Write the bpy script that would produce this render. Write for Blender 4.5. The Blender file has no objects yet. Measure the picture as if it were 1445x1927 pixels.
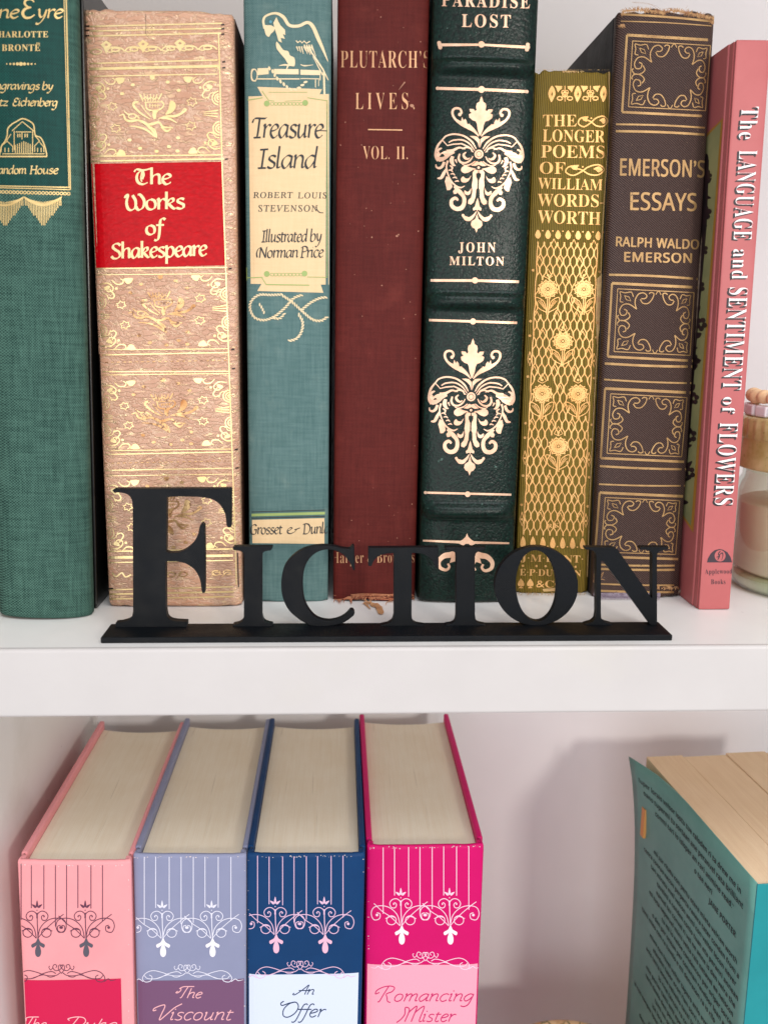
import bpy, bmesh, math, random
import numpy as np
from mathutils import Vector, Matrix
from mathutils.geometry import tessellate_polygon

random.seed(7)
SC = bpy.context.scene
COL = SC.collection
R = math.radians

# ------------------------------------------------------------------ camera
FPX = 1789.0
PCX, PCY = 722.5, 963.5
IW, IH = 1445.0, 1927.0
_v1 = np.array([-84.5, 356.5, -FPX]); _v2 = np.array([-100.0, -9000.0, -FPX])
AY = _v1 / np.linalg.norm(_v1)
AZ = -_v2 / np.linalg.norm(_v2); AZ = AZ - AY * (AY @ AZ); AZ /= np.linalg.norm(AZ)
AX = np.cross(AY, AZ)
RW = np.array([AX, AY, AZ])                 # camera -> world
EYE = np.array([0.0, -0.389, 0.132])

cam = bpy.data.cameras.new('camera')
cam.sensor_fit = 'VERTICAL'; cam.sensor_height = 24.0
cam.lens = FPX / IH * 24.0
cam.clip_start = 0.01; cam.clip_end = 20
cam.dof.use_dof = True; cam.dof.focus_distance = 0.450; cam.dof.aperture_fstop = 7.5
co = bpy.data.objects.new('camera', cam); COL.objects.link(co)
M4 = Matrix([[*RW[0], EYE[0]], [*RW[1], EYE[1]], [*RW[2], EYE[2]], [0, 0, 0, 1]])
co.matrix_world = M4
SC.camera = co

def ray(px, py):
    return RW @ np.array([px - PCX, -(py - PCY), -FPX])
def onz(px, py, z):
    d = ray(px, py); return EYE + d * ((z - EYE[2]) / d[2])
def ony(px, py, y):
    d = ray(px, py); return EYE + d * ((y - EYE[1]) / d[1])

# ------------------------------------------------------------------ light
w = bpy.data.worlds.new('World'); SC.world = w; w.use_nodes = True
bg = w.node_tree.nodes['Background']
bg.inputs[0].default_value = (0.90, 0.92, 1.0, 1); bg.inputs[1].default_value = 0.62
def area(name, loc, target, size, power, color, sy=None):
    l = bpy.data.lights.new(name, 'AREA'); l.shape = 'RECTANGLE'; l.size = size; l.size_y = sy or size
    l.energy = power; l.color = color
    o = bpy.data.objects.new(name, l); COL.objects.link(o); o.location = loc
    o.rotation_euler = (Vector(target) - Vector(loc)).to_track_quat('-Z', 'Y').to_euler()
    return o
area('ceiling_lamp', (0.62, -1.32, 0.34), (0.03, 0.05, -0.06), 0.13, 8.0, (1.0, 0.93, 0.85))
area('overhead_light', (0.30, -0.70, 1.25), (0.02, 0.05, -0.02), 1.1, 11.0, (0.95, 0.97, 1.0), 0.8)  # added soft light overhead, set high to brighten the shelf top
area('frontal_fill', (-0.25, -1.5, -0.12), (0.02, 0.0, -0.12), 1.1, 8.0, (1.0, 0.97, 0.955))  # added soft fill from the front, brightens the lower compartment
SC.view_settings.view_transform = 'Standard'; SC.view_settings.look = 'None'
SC.view_settings.exposure = 0.0; SC.view_settings.gamma = 1.0
SC.cycles.max_bounces = 8; SC.cycles.diffuse_bounces = 6; SC.cycles.glossy_bounces = 4
SC.cycles.transmission_bounces = 8; SC.cycles.transparent_max_bounces = 8
SC.cycles.sample_clamp_indirect = 6.0

# ------------------------------------------------------------------ materials
def s2l(h):
    h = h.lstrip('#'); o = []
    for i in (0, 2, 4):
        c = int(h[i:i + 2], 16) / 255.0
        o.append(c / 12.92 if c <= 0.04045 else ((c + 0.055) / 1.055) ** 2.4)
    return tuple(o) + (1.0,)

class NT:
    def __init__(s, name):
        s.m = bpy.data.materials.new(name); s.m.use_nodes = True
        s.t = s.m.node_tree; s.b = s.t.nodes['Principled BSDF']
        s.tc = s.t.nodes.new('ShaderNodeTexCoord')
        s.sep = None
    def n(s, typ, **kw):
        nd = s.t.nodes.new(typ)
        for k, v in kw.items(): setattr(nd, k, v)
        return nd
    def l(s, a, b): s.t.links.new(a, b)
    def xyz(s):
        if not s.sep:
            s.sep = s.n('ShaderNodeSeparateXYZ'); s.l(s.tc.outputs['Object'], s.sep.inputs[0])
        return s.sep.outputs
    def math(s, op, a, b=None, c=None):
        nd = s.n('ShaderNodeMath', operation=op)
        for i, v in enumerate((a, b, c)):
            if v is None: continue
            if isinstance(v, (int, float)): nd.inputs[i].default_value = v
            else: s.l(v, nd.inputs[i])
        return nd.outputs[0]
    def mapped(s, scale):
        mp = s.n('ShaderNodeMapping'); mp.inputs['Scale'].default_value = scale
        s.l(s.tc.outputs['Object'], mp.inputs[0]); return mp.outputs[0]
    def noise(s, scale, detail=3, stretch=None, rough=0.6):
        nd = s.n('ShaderNodeTexNoise'); nd.inputs['Scale'].default_value = scale
        nd.inputs['Detail'].default_value = detail; nd.inputs['Roughness'].default_value = rough
        s.l(s.mapped(stretch) if stretch else s.tc.outputs['Object'], nd.inputs['Vector'])
        return nd.outputs['Fac']
    def ramp(s, f, a, b, lo=0.0, hi=1.0):
        nd = s.n('ShaderNodeMapRange'); nd.inputs[1].default_value = a; nd.inputs[2].default_value = b
        nd.inputs[3].default_value = lo; nd.inputs[4].default_value = hi
        s.l(f, nd.inputs[0]); return nd.outputs[0]
    def mix(s, f, a, b):
        nd = s.n('ShaderNodeMix', data_type='RGBA')
        if isinstance(f, (int, float)): nd.inputs[0].default_value = f
        else: s.l(f, nd.inputs[0])
        for i, v in ((6, a), (7, b)):
            if isinstance(v, tuple): nd.inputs[i].default_value = v
            else: s.l(v, nd.inputs[i])
        return nd.outputs[2]
    def bump(s, h, dist, strength=1.0, prev=None):
        nd = s.n('ShaderNodeBump'); nd.inputs['Distance'].default_value = dist
        nd.inputs['Strength'].default_value = strength; s.l(h, nd.inputs['Height'])
        if prev: s.l(prev, nd.inputs['Normal'])
        return nd.outputs[0]
    def fin(s, color, rough=0.6, metal=0.0, normal=None, spec=0.5, sheen=0.0):
        b = s.b.inputs
        if isinstance(color, tuple): b['Base Color'].default_value = color
        else: s.l(color, b['Base Color'])
        if isinstance(rough, (int, float)): b['Roughness'].default_value = rough
        else: s.l(rough, b['Roughness'])
        if isinstance(metal, (int, float)): b['Metallic'].default_value = metal
        else: s.l(metal, b['Metallic'])
        b['Specular IOR Level'].default_value = spec
        if sheen: b['Sheen Weight'].default_value = sheen
        if normal: s.l(normal, b['Normal'])
        return s.m

def cloth(name, c1, c2, period=0.00105, worn=None, wornamt=0.0, rough=0.85, bumpd=0.00008, blot=0.35, spec=0.25):
    """plain woven book cloth"""
    t = NT(name); x, y, z = t.xyz()
    wob = t.math('MULTIPLY', t.math('SUBTRACT', t.noise(260, 2), 0.5), 4.0)
    k = 2 * math.pi / period
    sx = t.math('SINE', t.math('ADD', t.math('MULTIPLY', t.math('ADD', x, y), k), wob))
    sz = t.math('SINE', t.math('ADD', t.math('MULTIPLY', z, k), t.math('MULTIPLY', wob, 1.3)))
    wv = t.math('MULTIPLY', sx, sz)
    slub = t.math('ADD', t.noise(900, 2, (1, 1, 0.08)), t.noise(900, 2, (0.08, 0.08, 1)))
    h = t.math('ADD', t.math('MULTIPLY', wv, 0.5), t.math('MULTIPLY', slub, 0.9))
    f = t.ramp(h, 0.35, 1.35)
    c = t.mix(f, s2l(c1), s2l(c2))
    bl = t.ramp(t.noise(22, 4), 0.35, 0.7)
    c = t.mix(t.math('MULTIPLY', bl, blot), c, s2l(c1))
    if worn:
        wf = t.ramp(t.noise(60, 5), 0.55, 0.72)
        c = t.mix(t.math('MULTIPLY', wf, wornamt), c, s2l(worn))
    return t.fin(c, rough, 0, t.bump(h, bumpd, 1.0), spec)

def leather(name, c1, c2, scale=900, dist=0.00012, rough=0.38, spec=0.5, stretch=(1, 1, 1), spots=None, rvar=0.12):
    t = NT(name)
    v = t.n('ShaderNodeTexVoronoi', feature='SMOOTH_F1'); v.inputs['Scale'].default_value = scale
    nz = t.n('ShaderNodeTexNoise'); nz.inputs['Scale'].default_value = scale * 0.4; t.l(t.tc.outputs['Object'], nz.inputs['Vector'])
    mx = t.n('ShaderNodeVectorMath', operation='MULTIPLY_ADD'); t.l(nz.outputs['Color'], mx.inputs[0])
    mx.inputs[1].default_value = (1.5 / scale,) * 3; t.l(t.mapped(stretch), mx.inputs[2])
    t.l(mx.outputs[0], v.inputs['Vector'])
    f = t.noise(scale * 0.55, 4, stretch)
    h = t.math('ADD', t.math('MULTIPLY', v.outputs['Distance'], -0.9), f)
    c = t.mix(t.ramp(h, -0.2, 0.45), s2l(c1), s2l(c2))
    if spots:
        c = t.mix(t.ramp(t.noise(380, 2), 0.72, 0.78), c, s2l(spots))
    r = t.math('ADD', rough, t.math('MULTIPLY', t.math('SUBTRACT', t.noise(70, 3), 0.5), rvar * 2))
    return t.fin(c, r, 0, t.bump(h, dist, 1.0), spec)

def wrinkled(name, c1, c2, c3, rough=.42):
    t = NT(name)
    d = t.n('ShaderNodeTexNoise'); d.inputs['Scale'].default_value = 260; d.inputs['Detail'].default_value = 3; t.l(t.tc.outputs['Object'], d.inputs['Vector'])
    mx = t.n('ShaderNodeVectorMath', operation='MULTIPLY_ADD'); t.l(d.outputs['Color'], mx.inputs[0]); mx.inputs[1].default_value = (.0035,) * 3
    t.l(t.mapped((.26, 1, 1)), mx.inputs[2])
    v = t.n('ShaderNodeTexVoronoi', feature='DISTANCE_TO_EDGE'); v.inputs['Scale'].default_value = 560; t.l(mx.outputs[0], v.inputs['Vector'])
    e = t.ramp(v.outputs['Distance'], .0, .16, 1, 0)
    g = t.noise(2200, 2)
    m_ = t.ramp(t.noise(70, 3), .35, .6, .25, 1.0)
    c = t.mix(t.ramp(t.noise(60, 4), .3, .7), s2l(c1), s2l(c2)); c = t.mix(t.math('MULTIPLY', t.math('MULTIPLY', e, m_), .42), c, s2l(c3))
    c = t.mix(t.ramp(g, .45, .75, 0, .3), c, s2l(c1))
    h = t.math('ADD', t.math('MULTIPLY', e, -.8), t.math('MULTIPLY', g, .35))
    fl = t.ramp(t.noise(420, 4, (.35, 1, 1.5)), .56, .66); c = t.mix(t.math('MULTIPLY', fl, .55), c, s2l('#f6dcaa'))
    return t.fin(c, rough, t.math('MULTIPLY', fl, .65), t.bump(h, .0003, 1.0), .6)
def foil(name, c1, c2, rough=0.3, metal=0.9, wear=None, wl=0.62, grain=700, dist=0.00005):
    t = NT(name)
    c = t.mix(t.ramp(t.noise(90, 3), 0.3, 0.7), s2l(c1), s2l(c2))
    m = metal
    if wear:
        wf = t.ramp(t.noise(520, 4), wl, wl + 0.1)
        c = t.mix(wf, c, s2l(wear)); m = t.math('MULTIPLY', t.math('SUBTRACT', 1.0, wf), metal)
    return t.fin(c, rough, m, t.bump(t.noise(grain, 3), dist, 1.0), 0.5)

def plain(name, c1, c2=None, rough=0.5, scale=60, dist=0.0, bscale=900, spec=0.5, metal=0.0, amt=1.0):
    t = NT(name)
    c = t.mix(t.ramp(t.noise(scale, 4), 0.3, 0.7, 0, amt), s2l(c1), s2l(c2 or c1))
    nb = t.bump(t.noise(bscale, 3), dist, 1.0) if dist else None
    return t.fin(c, rough, metal, nb, spec)

def pages(name, c1, c2, axis='x', yellow=None):
    t = NT(name); st = {'x': (1, 0.01, 0.02), 'z': (0.01, 0.01, 1)}[axis]
    n1 = t.noise(2600, 2, st); n2 = t.noise(500, 3, (1, 0.06, 0.1))
    f = t.math('ADD', t.math('MULTIPLY', n1, 0.6), t.math('MULTIPLY', n2, 0.5))
    c = t.mix(t.ramp(f, 0.25, 0.85), s2l(c1), s2l(c2))
    g = t.noise(1500, 2)
    c = t.mix(t.math('MULTIPLY', t.ramp(g, 0.45, 0.7), 0.25), c, s2l(c1))
    gap = t.ramp(t.noise(1400, 2, (1, .012, .02)), .69, .75, 0, .3); c = t.mix(gap, c, s2l('#7d6544'))
    yl = t.ramp(t.noise(28, 3), .4, .7, 0, .15); c = t.mix(yl, c, s2l('#d2b07c'))
    return t.fin(c, 0.9, 0, t.bump(t.math('SUBTRACT', f, gap), 0.00008, 1.0), 0.15)

# ------------------------------------------------------------------ objects
def link(name, me, mat=None, parent=None, smooth=False):
    o = bpy.data.objects.new(name, me); COL.objects.link(o)
    if mat: me.materials.append(mat)
    if parent: o.parent = parent
    if smooth: me.shade_smooth()
    return o
def meshobj(name, V, F, mat=None, parent=None, smooth=False):
    me = bpy.data.meshes.new(name); me.from_pydata([tuple(map(float, v)) for v in V], [], F); me.update()
    return link(name, me, mat, parent, smooth)
def bev(o, wd, seg=2, ang=35):
    m = o.modifiers.new('bevel', 'BEVEL'); m.width = wd; m.segments = seg; m.limit_method = 'ANGLE'; m.angle_limit = R(ang)
    return o
def thing(name, label, cat, loc=(0, 0, 0), rot=(0, 0, 0), group=None):
    o = bpy.data.objects.new(name, None); COL.objects.link(o); o.location = loc; o.rotation_euler = rot
    o.empty_display_size = 0.01
    o['label'] = label; o['category'] = cat
    if group: o['group'] = group
    return o
def boxm(name, x0, x1, y0, y1, z0, z1, mat, parent=None, b=0.0006, seg=2):
    V = [(x, y, z) for z in (z0, z1) for y in (y0, y1) for x in (x0, x1)]
    F = [(0, 2, 3, 1), (4, 5, 7, 6), (0, 1, 5, 4), (2, 6, 7, 3), (0, 4, 6, 2), (1, 3, 7, 5)]
    o = meshobj(name, V, F, mat, parent)
    if b: bev(o, b, seg)
    return o
def struct(o): o['kind'] = 'structure'; return o

def cr(P, n=6, closed=False):
    """Catmull-Rom through points"""
    P = [np.array(p, float) for p in P]
    if len(P) < 3: return P
    out = []; N = len(P)
    for i in range(N if closed else N - 1):
        p1, p2 = P[i], P[(i + 1) % N]
        p0 = P[i - 1] if (i > 0 or closed) else 2 * p1 - p2
        p3 = P[(i + 2) % N] if (i + 2 < N or closed) else 2 * p2 - p1
        for k in range(n):
            t = k / n
            out.append(0.5 * ((2 * p1) + (-p0 + p2) * t + (2 * p0 - 5 * p1 + 4 * p2 - p3) * t * t + (-p0 + 3 * p1 - 3 * p2 + p3) * t ** 3))
    if not closed: out.append(P[-1])
    return out

# ------------------------------------------------------------------ lettering
def _mathmap(base, s):
    o = ''
    for c in s:
        if 'A' <= c <= 'Z': o += chr(base + ord(c) - 65)
        elif 'a' <= c <= 'z': o += 'ℎ' if (base == 0x1D434 and c == 'h') else chr(base + 26 + ord(c) - 97)
        else: o += c
    return o
_tc = {}
def glyphs(s, style='bold', spacing=1.0, fat=0.0):
    """outlines of a string as flat triangles; baseline 0, cap height 1"""
    key = (s, style, spacing, fat)
    if key in _tc: return _tc[key]
    base = {'bold': 0x1D400, 'ital': 0x1D434, 'bi': 0x1D468, 'roman': 0x1D434, 'sans': 0x1D5A0, 'sansb': 0x1D5D4, 'mono': 0x1D670}.get(style)
    def tri(txt):
        cu = bpy.data.curves.new('t', 'FONT'); cu.body = txt; cu.space_character = spacing; cu.offset = fat
        cu.resolution_u = 4
        o = bpy.data.objects.new('t', cu); COL.objects.link(o)
        dg = bpy.context.evaluated_depsgraph_get(); me = o.evaluated_get(dg).to_mesh()
        me.calc_loop_triangles()
        V = np.array([v.co[:2] for v in me.vertices]).reshape(-1, 2)
        F = [tuple(t.vertices) for t in me.loop_triangles]
        bpy.data.objects.remove(o); bpy.data.curves.remove(cu)
        return V, F
    V, F = tri(_mathmap(base, s) if base else s)
    H, _ = tri(_mathmap(base, 'H') if base else 'H')
    ch = H[:, 1].max()
    V = V / ch
    if style == 'roman': V[:, 0] -= V[:, 1] * 0.19
    _tc[key] = (V, F); return _tc[key]

PEN = {
'a': (9, [[(7,9.3),(4,10),(1,7),(.5,3),(2.5,0),(5,2),(7,6)], [(7.3,10),(7,3),(7.5,.8),(9,1.5)]]),
'b': (9, [[(1,17),(1,3),(2,.3),(4.5,0),(7.5,3),(7.5,7.5),(5.5,10),(3,9),(1,6)]]),
'c': (7.5, [[(7,8.5),(5.5,10),(2.5,9.5),(.7,6.5),(.8,3),(2.8,.2),(5,.3),(7,2)]]),
'd': (9.3, [[(7,9.3),(4,10),(1,7),(.5,3),(2.5,0),(5,2),(7,6)], [(7.6,17.5),(7.2,3),(7.7,.8),(9,1.5)]]),
'e': (7.6, [[(1,5),(4,5.8),(6.5,7.5),(5.8,9.8),(3.3,10),(1,7),(.8,3.2),(2.8,.2),(5,.4),(7,2.2)]]),
'f': (5.6, [[(7.5,15.5),(6,17),(4,16),(3.2,12),(2.8,3),(2,-4),(.5,-6.5),(-1.5,-6)], [(0,10),(6.5,10)]]),
'g': (9, [[(7,9.3),(4,10),(1,7),(.5,3.5),(2.5,.6),(5,2),(7,6)], [(7.3,10),(7,0),(6,-5),(3,-7),(0,-5.8)]]),
'h': (9, [[(1,17),(1,0)], [(1,6),(3,9),(5.5,10),(7,8.5),(7,3),(7.3,.8),(8.8,1.3)]]),
'i': (4, [[(0,8.8),(1.3,10),(1.3,2),(2,.5),(3.5,1.3)], [(1.4,13.6),(2.2,14.3)]]),
'k': (8.4, [[(1,17),(1,0)], [(1,5),(3.5,9.5),(6,10),(6,7.5),(3.5,5.5),(1.5,5)], [(2.5,5.3),(5,2),(7,.3),(8.5,1)]]),
'l': (4, [[(1,17.5),(1,2.5),(1.8,.5),(3.5,1.3)]]),
'm': (13, [[(0,8.8),(1,10),(1,0)], [(1,6),(3,9.3),(5,10),(5.8,8),(5.8,0)], [(5.8,6),(7.8,9.3),(9.8,10),(10.8,8),(10.8,2.5),(11.3,.7),(12.8,1.3)]]),
'n': (8.6, [[(0,8.8),(1,10),(1,0)], [(1,6),(3,9.3),(5.3,10),(6.6,8),(6.6,2.5),(7.1,.7),(8.6,1.3)]]),
'o': (8.6, [[(4,10),(1.5,8.5),(.6,5),(1.5,1.5),(4,0),(6.6,1.5),(7.4,5),(6.5,8.5),(4,10)]]),
'p': (9, [[(0,9),(1.2,10.3),(1.2,-7)], [(1.2,6),(3,9),(5.5,10),(7.6,7.5),(7.3,3),(5,0),(2.5,.3),(1.2,1.5)]]),
'r': (6, [[(0,8.8),(1.2,10),(1.2,0)], [(1.2,6),(3,9),(4.8,10),(6.3,9.1)]]),
's': (6.8, [[(6,9),(4,10),(1.7,9.3),(1.3,7),(3.5,5.3),(5.5,3.8),(5.3,1),(3,0),(.3,1)]]),
't': (5.7, [[(2,13),(1.7,3),(2.5,.4),(4,.2),(5.5,1.2)], [(0,10),(5.3,10)]]),
'u': (9.2, [[(0,8.8),(1.2,10),(1.2,3),(2.2,.3),(4,.8),(6.5,4.5)], [(6.8,10),(6.7,2.5),(7.3,.6),(8.8,1.3)]]),
'v': (8, [[(0,9.5),(1.3,10),(3,4),(3.8,0),(6,5),(7.5,10)]]),
'y': (8.3, [[(0,9.3),(1.2,10),(2,4),(3.8,1),(6,4),(7.2,10)], [(7.2,10),(6.5,2),(4.5,-4),(2,-7),(0,-6.3)]]),
'z': (7.3, [[(.5,9.5),(6.5,9.5)], [(6.5,9.5),(.5,.5)], [(.5,.5),(7,.5)]]),
'T': (9, [[(-1,11.5),(0,14),(2,15),(9,14.8),(11,15.8)], [(5,15),(4.6,3),(4,.4)], [(1.5,0),(7.5,.3)]]),
'I': (7.5, [[(1,14.5),(7,15)], [(4,15),(3.8,0)], [(1,0),(7,.2)]]),
'N': (12, [[(1.5,14),(1.5,0)], [(1.5,14.5),(10,0)], [(10,0),(10,13),(11.5,15.5)], [(1.5,14.5),(-2,12),(-3.5,6),(-2,.5)]]),
'P': (9.5, [[(2,15),(2,0)], [(-1,13),(2,15),(6,15.3),(9,13),(8.5,9.5),(5,8),(2,7.8)], [(0,0),(5,0)]]),
'G': (11.5, [[(9.5,13),(7,15),(3,14),(.5,10),(.5,5),(3,.5),(7,0),(9.5,2),(9.5,7)], [(6,7),(11,7)]]),
'D': (12.5, [[(2,15),(2,0)], [(-1,14),(3,15),(8,14),(11,9),(10,3),(6,0),(0,0)]]),
'&': (15, [[(0,4),(4,7),(5,9),(3,10),(.5,7),(1,2),(4,0),(8,2),(11,7),(13,8)], [(8,6),(14,8.3)]]),
'E': (9.5, [[(8.5,12.5),(6.5,15),(3.5,15),(2,12.5),(2.5,9.5),(6,8.3)], [(6,8.3),(2,7.5),(.5,4),(2,.8),(5.5,0),(9,2.5)]]),
'H': (11, [[(0,15),(3.2,15)], [(1.5,15),(1.5,0)], [(9,15),(9,0)], [(1.5,8),(9,8)], [(0,0),(3,0)], [(7.6,0),(10.6,0)], [(7.6,15),(10.6,15)]]),
'R': (10.5, [[(2,15),(2,0)], [(-1,14),(2,15),(6,15.3),(8.8,13),(8.3,9.8),(5,8.2),(2,8)], [(4,8),(7,3),(11,0)]]),
'F': (9.5, [[(2,15),(2,0)], [(0,14.6),(9,15)], [(2,8),(7,8.3)]]),
'J': (8, [[(5,15),(5,2),(3,-2),(0,-2.5)], [(2,15),(8,15)]]),
'S': (9.5, [[(8.5,13),(6,15),(2.5,14.3),(1.5,11.3),(4,8.7),(7,6.5),(8,3),(5.5,.3),(2,.3),(0,2.5)]]),
'W': (16, [[(0,12),(1.5,15),(2.5,14),(1.5,8),(2.5,2),(5,0),(8,2.5),(8.3,9),(6,14.5)], [(8.2,4),(10.5,0),(14,2.5),(14.8,9),(12,14.5),(10,15)]]),
'\u0166': (11.5, [[(-1,12.5),(1,15),(6,14.2),(12,15.8)], [(5.5,14.5),(2,11),(1,6),(2.5,1.5),(6,0),(9.5,1.8)], [(5.5,14),(6.2,9),(5.2,5)]]),
# script capitals
'\u0100': (12, [[(-3,3),(-4,.5),(-1,0),(5,9),(10,19),(10,10),(10.5,0)], [(1,8),(14,8)]]),
'\u0101': (11, [[(-2,12),(-3.5,9.5),(-1.5,9),(1,13),(0,17),(-1.5,16),(2,19.5),(8,20),(15,20)], [(8,20),(6.5,10),(5.5,2),(4,0)]]),
'\u0102': (11, [[(-3,13),(-5.5,12),(-5.5,15),(-2,18),(2,19.5),(3.2,16),(3,8),(3.5,0),(8,8),(12,16),(17,21)]]),
'\u0103': (13, [[(8,19.5),(3,17),(0,10),(2,2),(7,0),(12,5),(13,13),(9,19),(3,18),(-3,15),(-5,18),(-3,20.5)]]),
'\u0104': (12, [[(-3,12),(-6,10),(-6,15),(-1,19.5),(5,20.5),(9,18),(8,13),(4,10),(6,5),(8,0),(11,-1.5)], [(3,20),(1.5,9),(.5,0),(-1,-.5)]]),
'\u0105': (15, [[(-9,-1),(-6,3),(-4,10),(-6,19),(-1,16),(-1,0)], [(-1,12),(3,19),(5.5,19.5),(5.5,0)], [(5.5,12),(10,19),(13,19.5),(13,4),(14,0),(16,1)]]),
'\u0106': (13, [[(-2,14),(-4,17),(1,20),(8,19),(12,12),(10,4),(5,0),(0,1)], [(4,19.5),(3,8),(1.5,.5)]]),
}

# ------------------------------------------------------------------ artwork on a surface
class Surf:
    """root frame + profile; maps photo pixels to local points of the surface"""
    def __init__(s, root_matrix, prof, axis='y'):
        s.M = np.array(root_matrix); s.Mi = np.linalg.inv(s.M); s.prof = prof; s.axis = axis
        s.e = (s.Mi @ np.append(EYE, 1))[:3]
    def map(s, P, off):
        P = np.asarray(P, float)
        d = np.stack([P[:, 0] - PCX, -(P[:, 1] - PCY), np.full(len(P), -FPX)], 1) @ RW.T
        d = d @ s.Mi[:3, :3].T
        if s.axis == 'x':
            x0 = s.prof; t = (x0 - s.e[0]) / d[:, 0]; L = s.e + d * t[:, None]
            L[:, 0] += np.asarray(off) * math.copysign(1, s.e[0] - x0); return L
        y = np.zeros(len(P))
        for _ in range(6):
            t = (y - s.e[1]) / d[:, 1]; L = s.e + d * t[:, None]
            y = s.prof(L[:, 0], L[:, 2])
        L[:, 1] = y
        h = 1e-5
        gx = (s.prof(L[:, 0] + h, L[:, 2]) - y) / h; gz = (s.prof(L[:, 0], L[:, 2] + h) - y) / h
        n = np.stack([gx, -np.ones(len(P)), gz], 1); n /= np.linalg.norm(n, axis=1)[:, None]
        return L + n * np.asarray(off).reshape(-1, 1)

class Art:
    def __init__(s, surf, off=0.00012):
        s.surf = surf; s.off = off; s.P = []; s.F = []; s.O = []; s.T = (0, 0, 1.0); s.aff = None; s.lift = 0.0; s.clip = None
    def z(s, ox, oy, sc): s.T = (ox, oy, sc); s.aff = None; return s
    def affine(s, o, xv, yv): s.aff = (np.array(o, float), np.array(xv, float), np.array(yv, float)); return s
    def _t(s, p):
        p = np.asarray(p, float)
        if s.aff: 
            q = s.aff[0] + p[0] * s.aff[1] + p[1] * s.aff[2]
        else: q = p
        return (s.T[0] + q[0] / s.T[2], s.T[1] + q[1] / s.T[2])
    def _sc(s):
        return (1 / s.T[2]) * (math.sqrt(abs(np.cross(s.aff[1], s.aff[2]))) if s.aff else 1.0)
    def add(s, pts, faces):
        b = len(s.P); s.P += pts; s.lift += 1.0e-6 if s.lift < 6e-5 else 0
        s.O += [s.off + s.lift] * len(pts); s.F += [tuple(b + i for i in f) for f in faces]
    def line(s, pts, w, smooth=False, closed=False, n=6, nib=None):
        if smooth: pts = cr(pts, n, closed)
        P = [np.array(s._t(p)) for p in pts]
        if closed: P = P + [P[0]]
        sc = s._sc()
        # subdivide long segments (about 6 px) so that the ribbon follows the curve
        Q = [P[0]]; U = [0.0]; N = len(P)
        for i in range(1, N):
            L = np.linalg.norm(P[i] - P[i - 1]); k = max(1, int(L / 6))
            for j in range(1, k + 1):
                Q.append(P[i - 1] + (P[i] - P[i - 1]) * j / k); U.append((i - 1 + j / k) / max(1, N - 1))
        ws = w if isinstance(w, (list, tuple)) else [w, w]
        xs = np.linspace(0, 1, len(ws)); W = np.interp(U, xs, ws) * sc
        n_ = len(Q)
        if n_ < 2: return
        V = []
        for i in range(n_):
            a = Q[max(0, i - 1)]; c = Q[min(n_ - 1, i + 1)]; d = c - a; L = np.linalg.norm(d)
            d = d / L if L > 1e-9 else np.array([1.0, 0])
            nn = np.array([-d[1], d[0]])
            hw = W[i] / 2
            if nib:      # broad pen at a fixed angle
                ang, thin = nib
                pv = np.array([math.cos(ang), -math.sin(ang)])
                e = abs(pv @ nn); hw = hw * (thin + (1 - thin) * e)
            V += [tuple(Q[i] + nn * hw), tuple(Q[i] - nn * hw)]
        b = len(s.P); s.P += V
        for i in range(n_):
            s.lift += 2.5e-7 if s.lift < 6e-5 else -5.5e-5
            s.O += [s.off + s.lift] * 2
        s.F += [(b + 2 * i, b + 2 * i + 1, b + 2 * i + 3, b + 2 * i + 2) for i in range(n_ - 1)]
    def fill(s, pts, smooth=False, n=5, holes=()):
        if smooth: pts = cr(pts, n, True)
        loops = [[Vector((*s._t(p), 0)) for p in pts]] + [[Vector((*s._t(p), 0)) for p in h] for h in holes]
        tr = tessellate_polygon(loops); V = [v for lp in loops for v in lp]
        s.add([(v.x, v.y) for v in V], [tuple(t) for t in tr])
    def dot(s, x, y, r, n=12, ry=None):
        s.fill([(x + r * math.cos(2 * math.pi * k / n), y + (ry or r) * math.sin(2 * math.pi * k / n)) for k in range(n)])
    def ring(s, x, y, r, w, ry=None, a0=0, a1=360, n=20):
        s.line([(x + r * math.cos(R(a0 + (a1 - a0) * k / n)), y + (ry or r) * math.sin(R(a0 + (a1 - a0) * k / n))) for k in range(n + 1)], w)
    def patch(s, tl, tr_, br, bl, nx=24, ny=12):
        tl, tr_, br, bl = [np.array(s._t(p)) for p in (tl, tr_, br, bl)]
        V = []
        for j in range(ny + 1):
            for i in range(nx + 1):
                u, v = i / nx, j / ny; V.append(tuple((tl * (1 - u) + tr_ * u) * (1 - v) + (bl * (1 - u) + br * u) * v))
        s.add(V, [(j * (nx + 1) + i, (j + 1) * (nx + 1) + i, (j + 1) * (nx + 1) + i + 1, j * (nx + 1) + i + 1) for j in range(ny) for i in range(nx)])
    def text(s, st, x0, y0, x1, y1, cap, style='bold', spacing=1.0, fat=0.0, up=None, keep=False):
        """fit the string's ink between baseline points; cap = capital height"""
        V, F = glyphs(st, style, spacing, fat)
        if not len(V): return
        a = np.array([x0, y0], float); b = np.array([x1, y1], float)
        xm, xM = V[:, 0].min(), V[:, 0].max()
        L = np.linalg.norm(b - a); ux = (b - a) / L; uy = np.array(up, float) if up else np.array([ux[1], -ux[0]])
        uy = uy / np.linalg.norm(uy)
        P = [s._t(a + ux * ((v[0] - xm) / (xM - xm) * L) + uy * v[1] * cap) for v in V]
        s.add(P, F)
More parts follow.
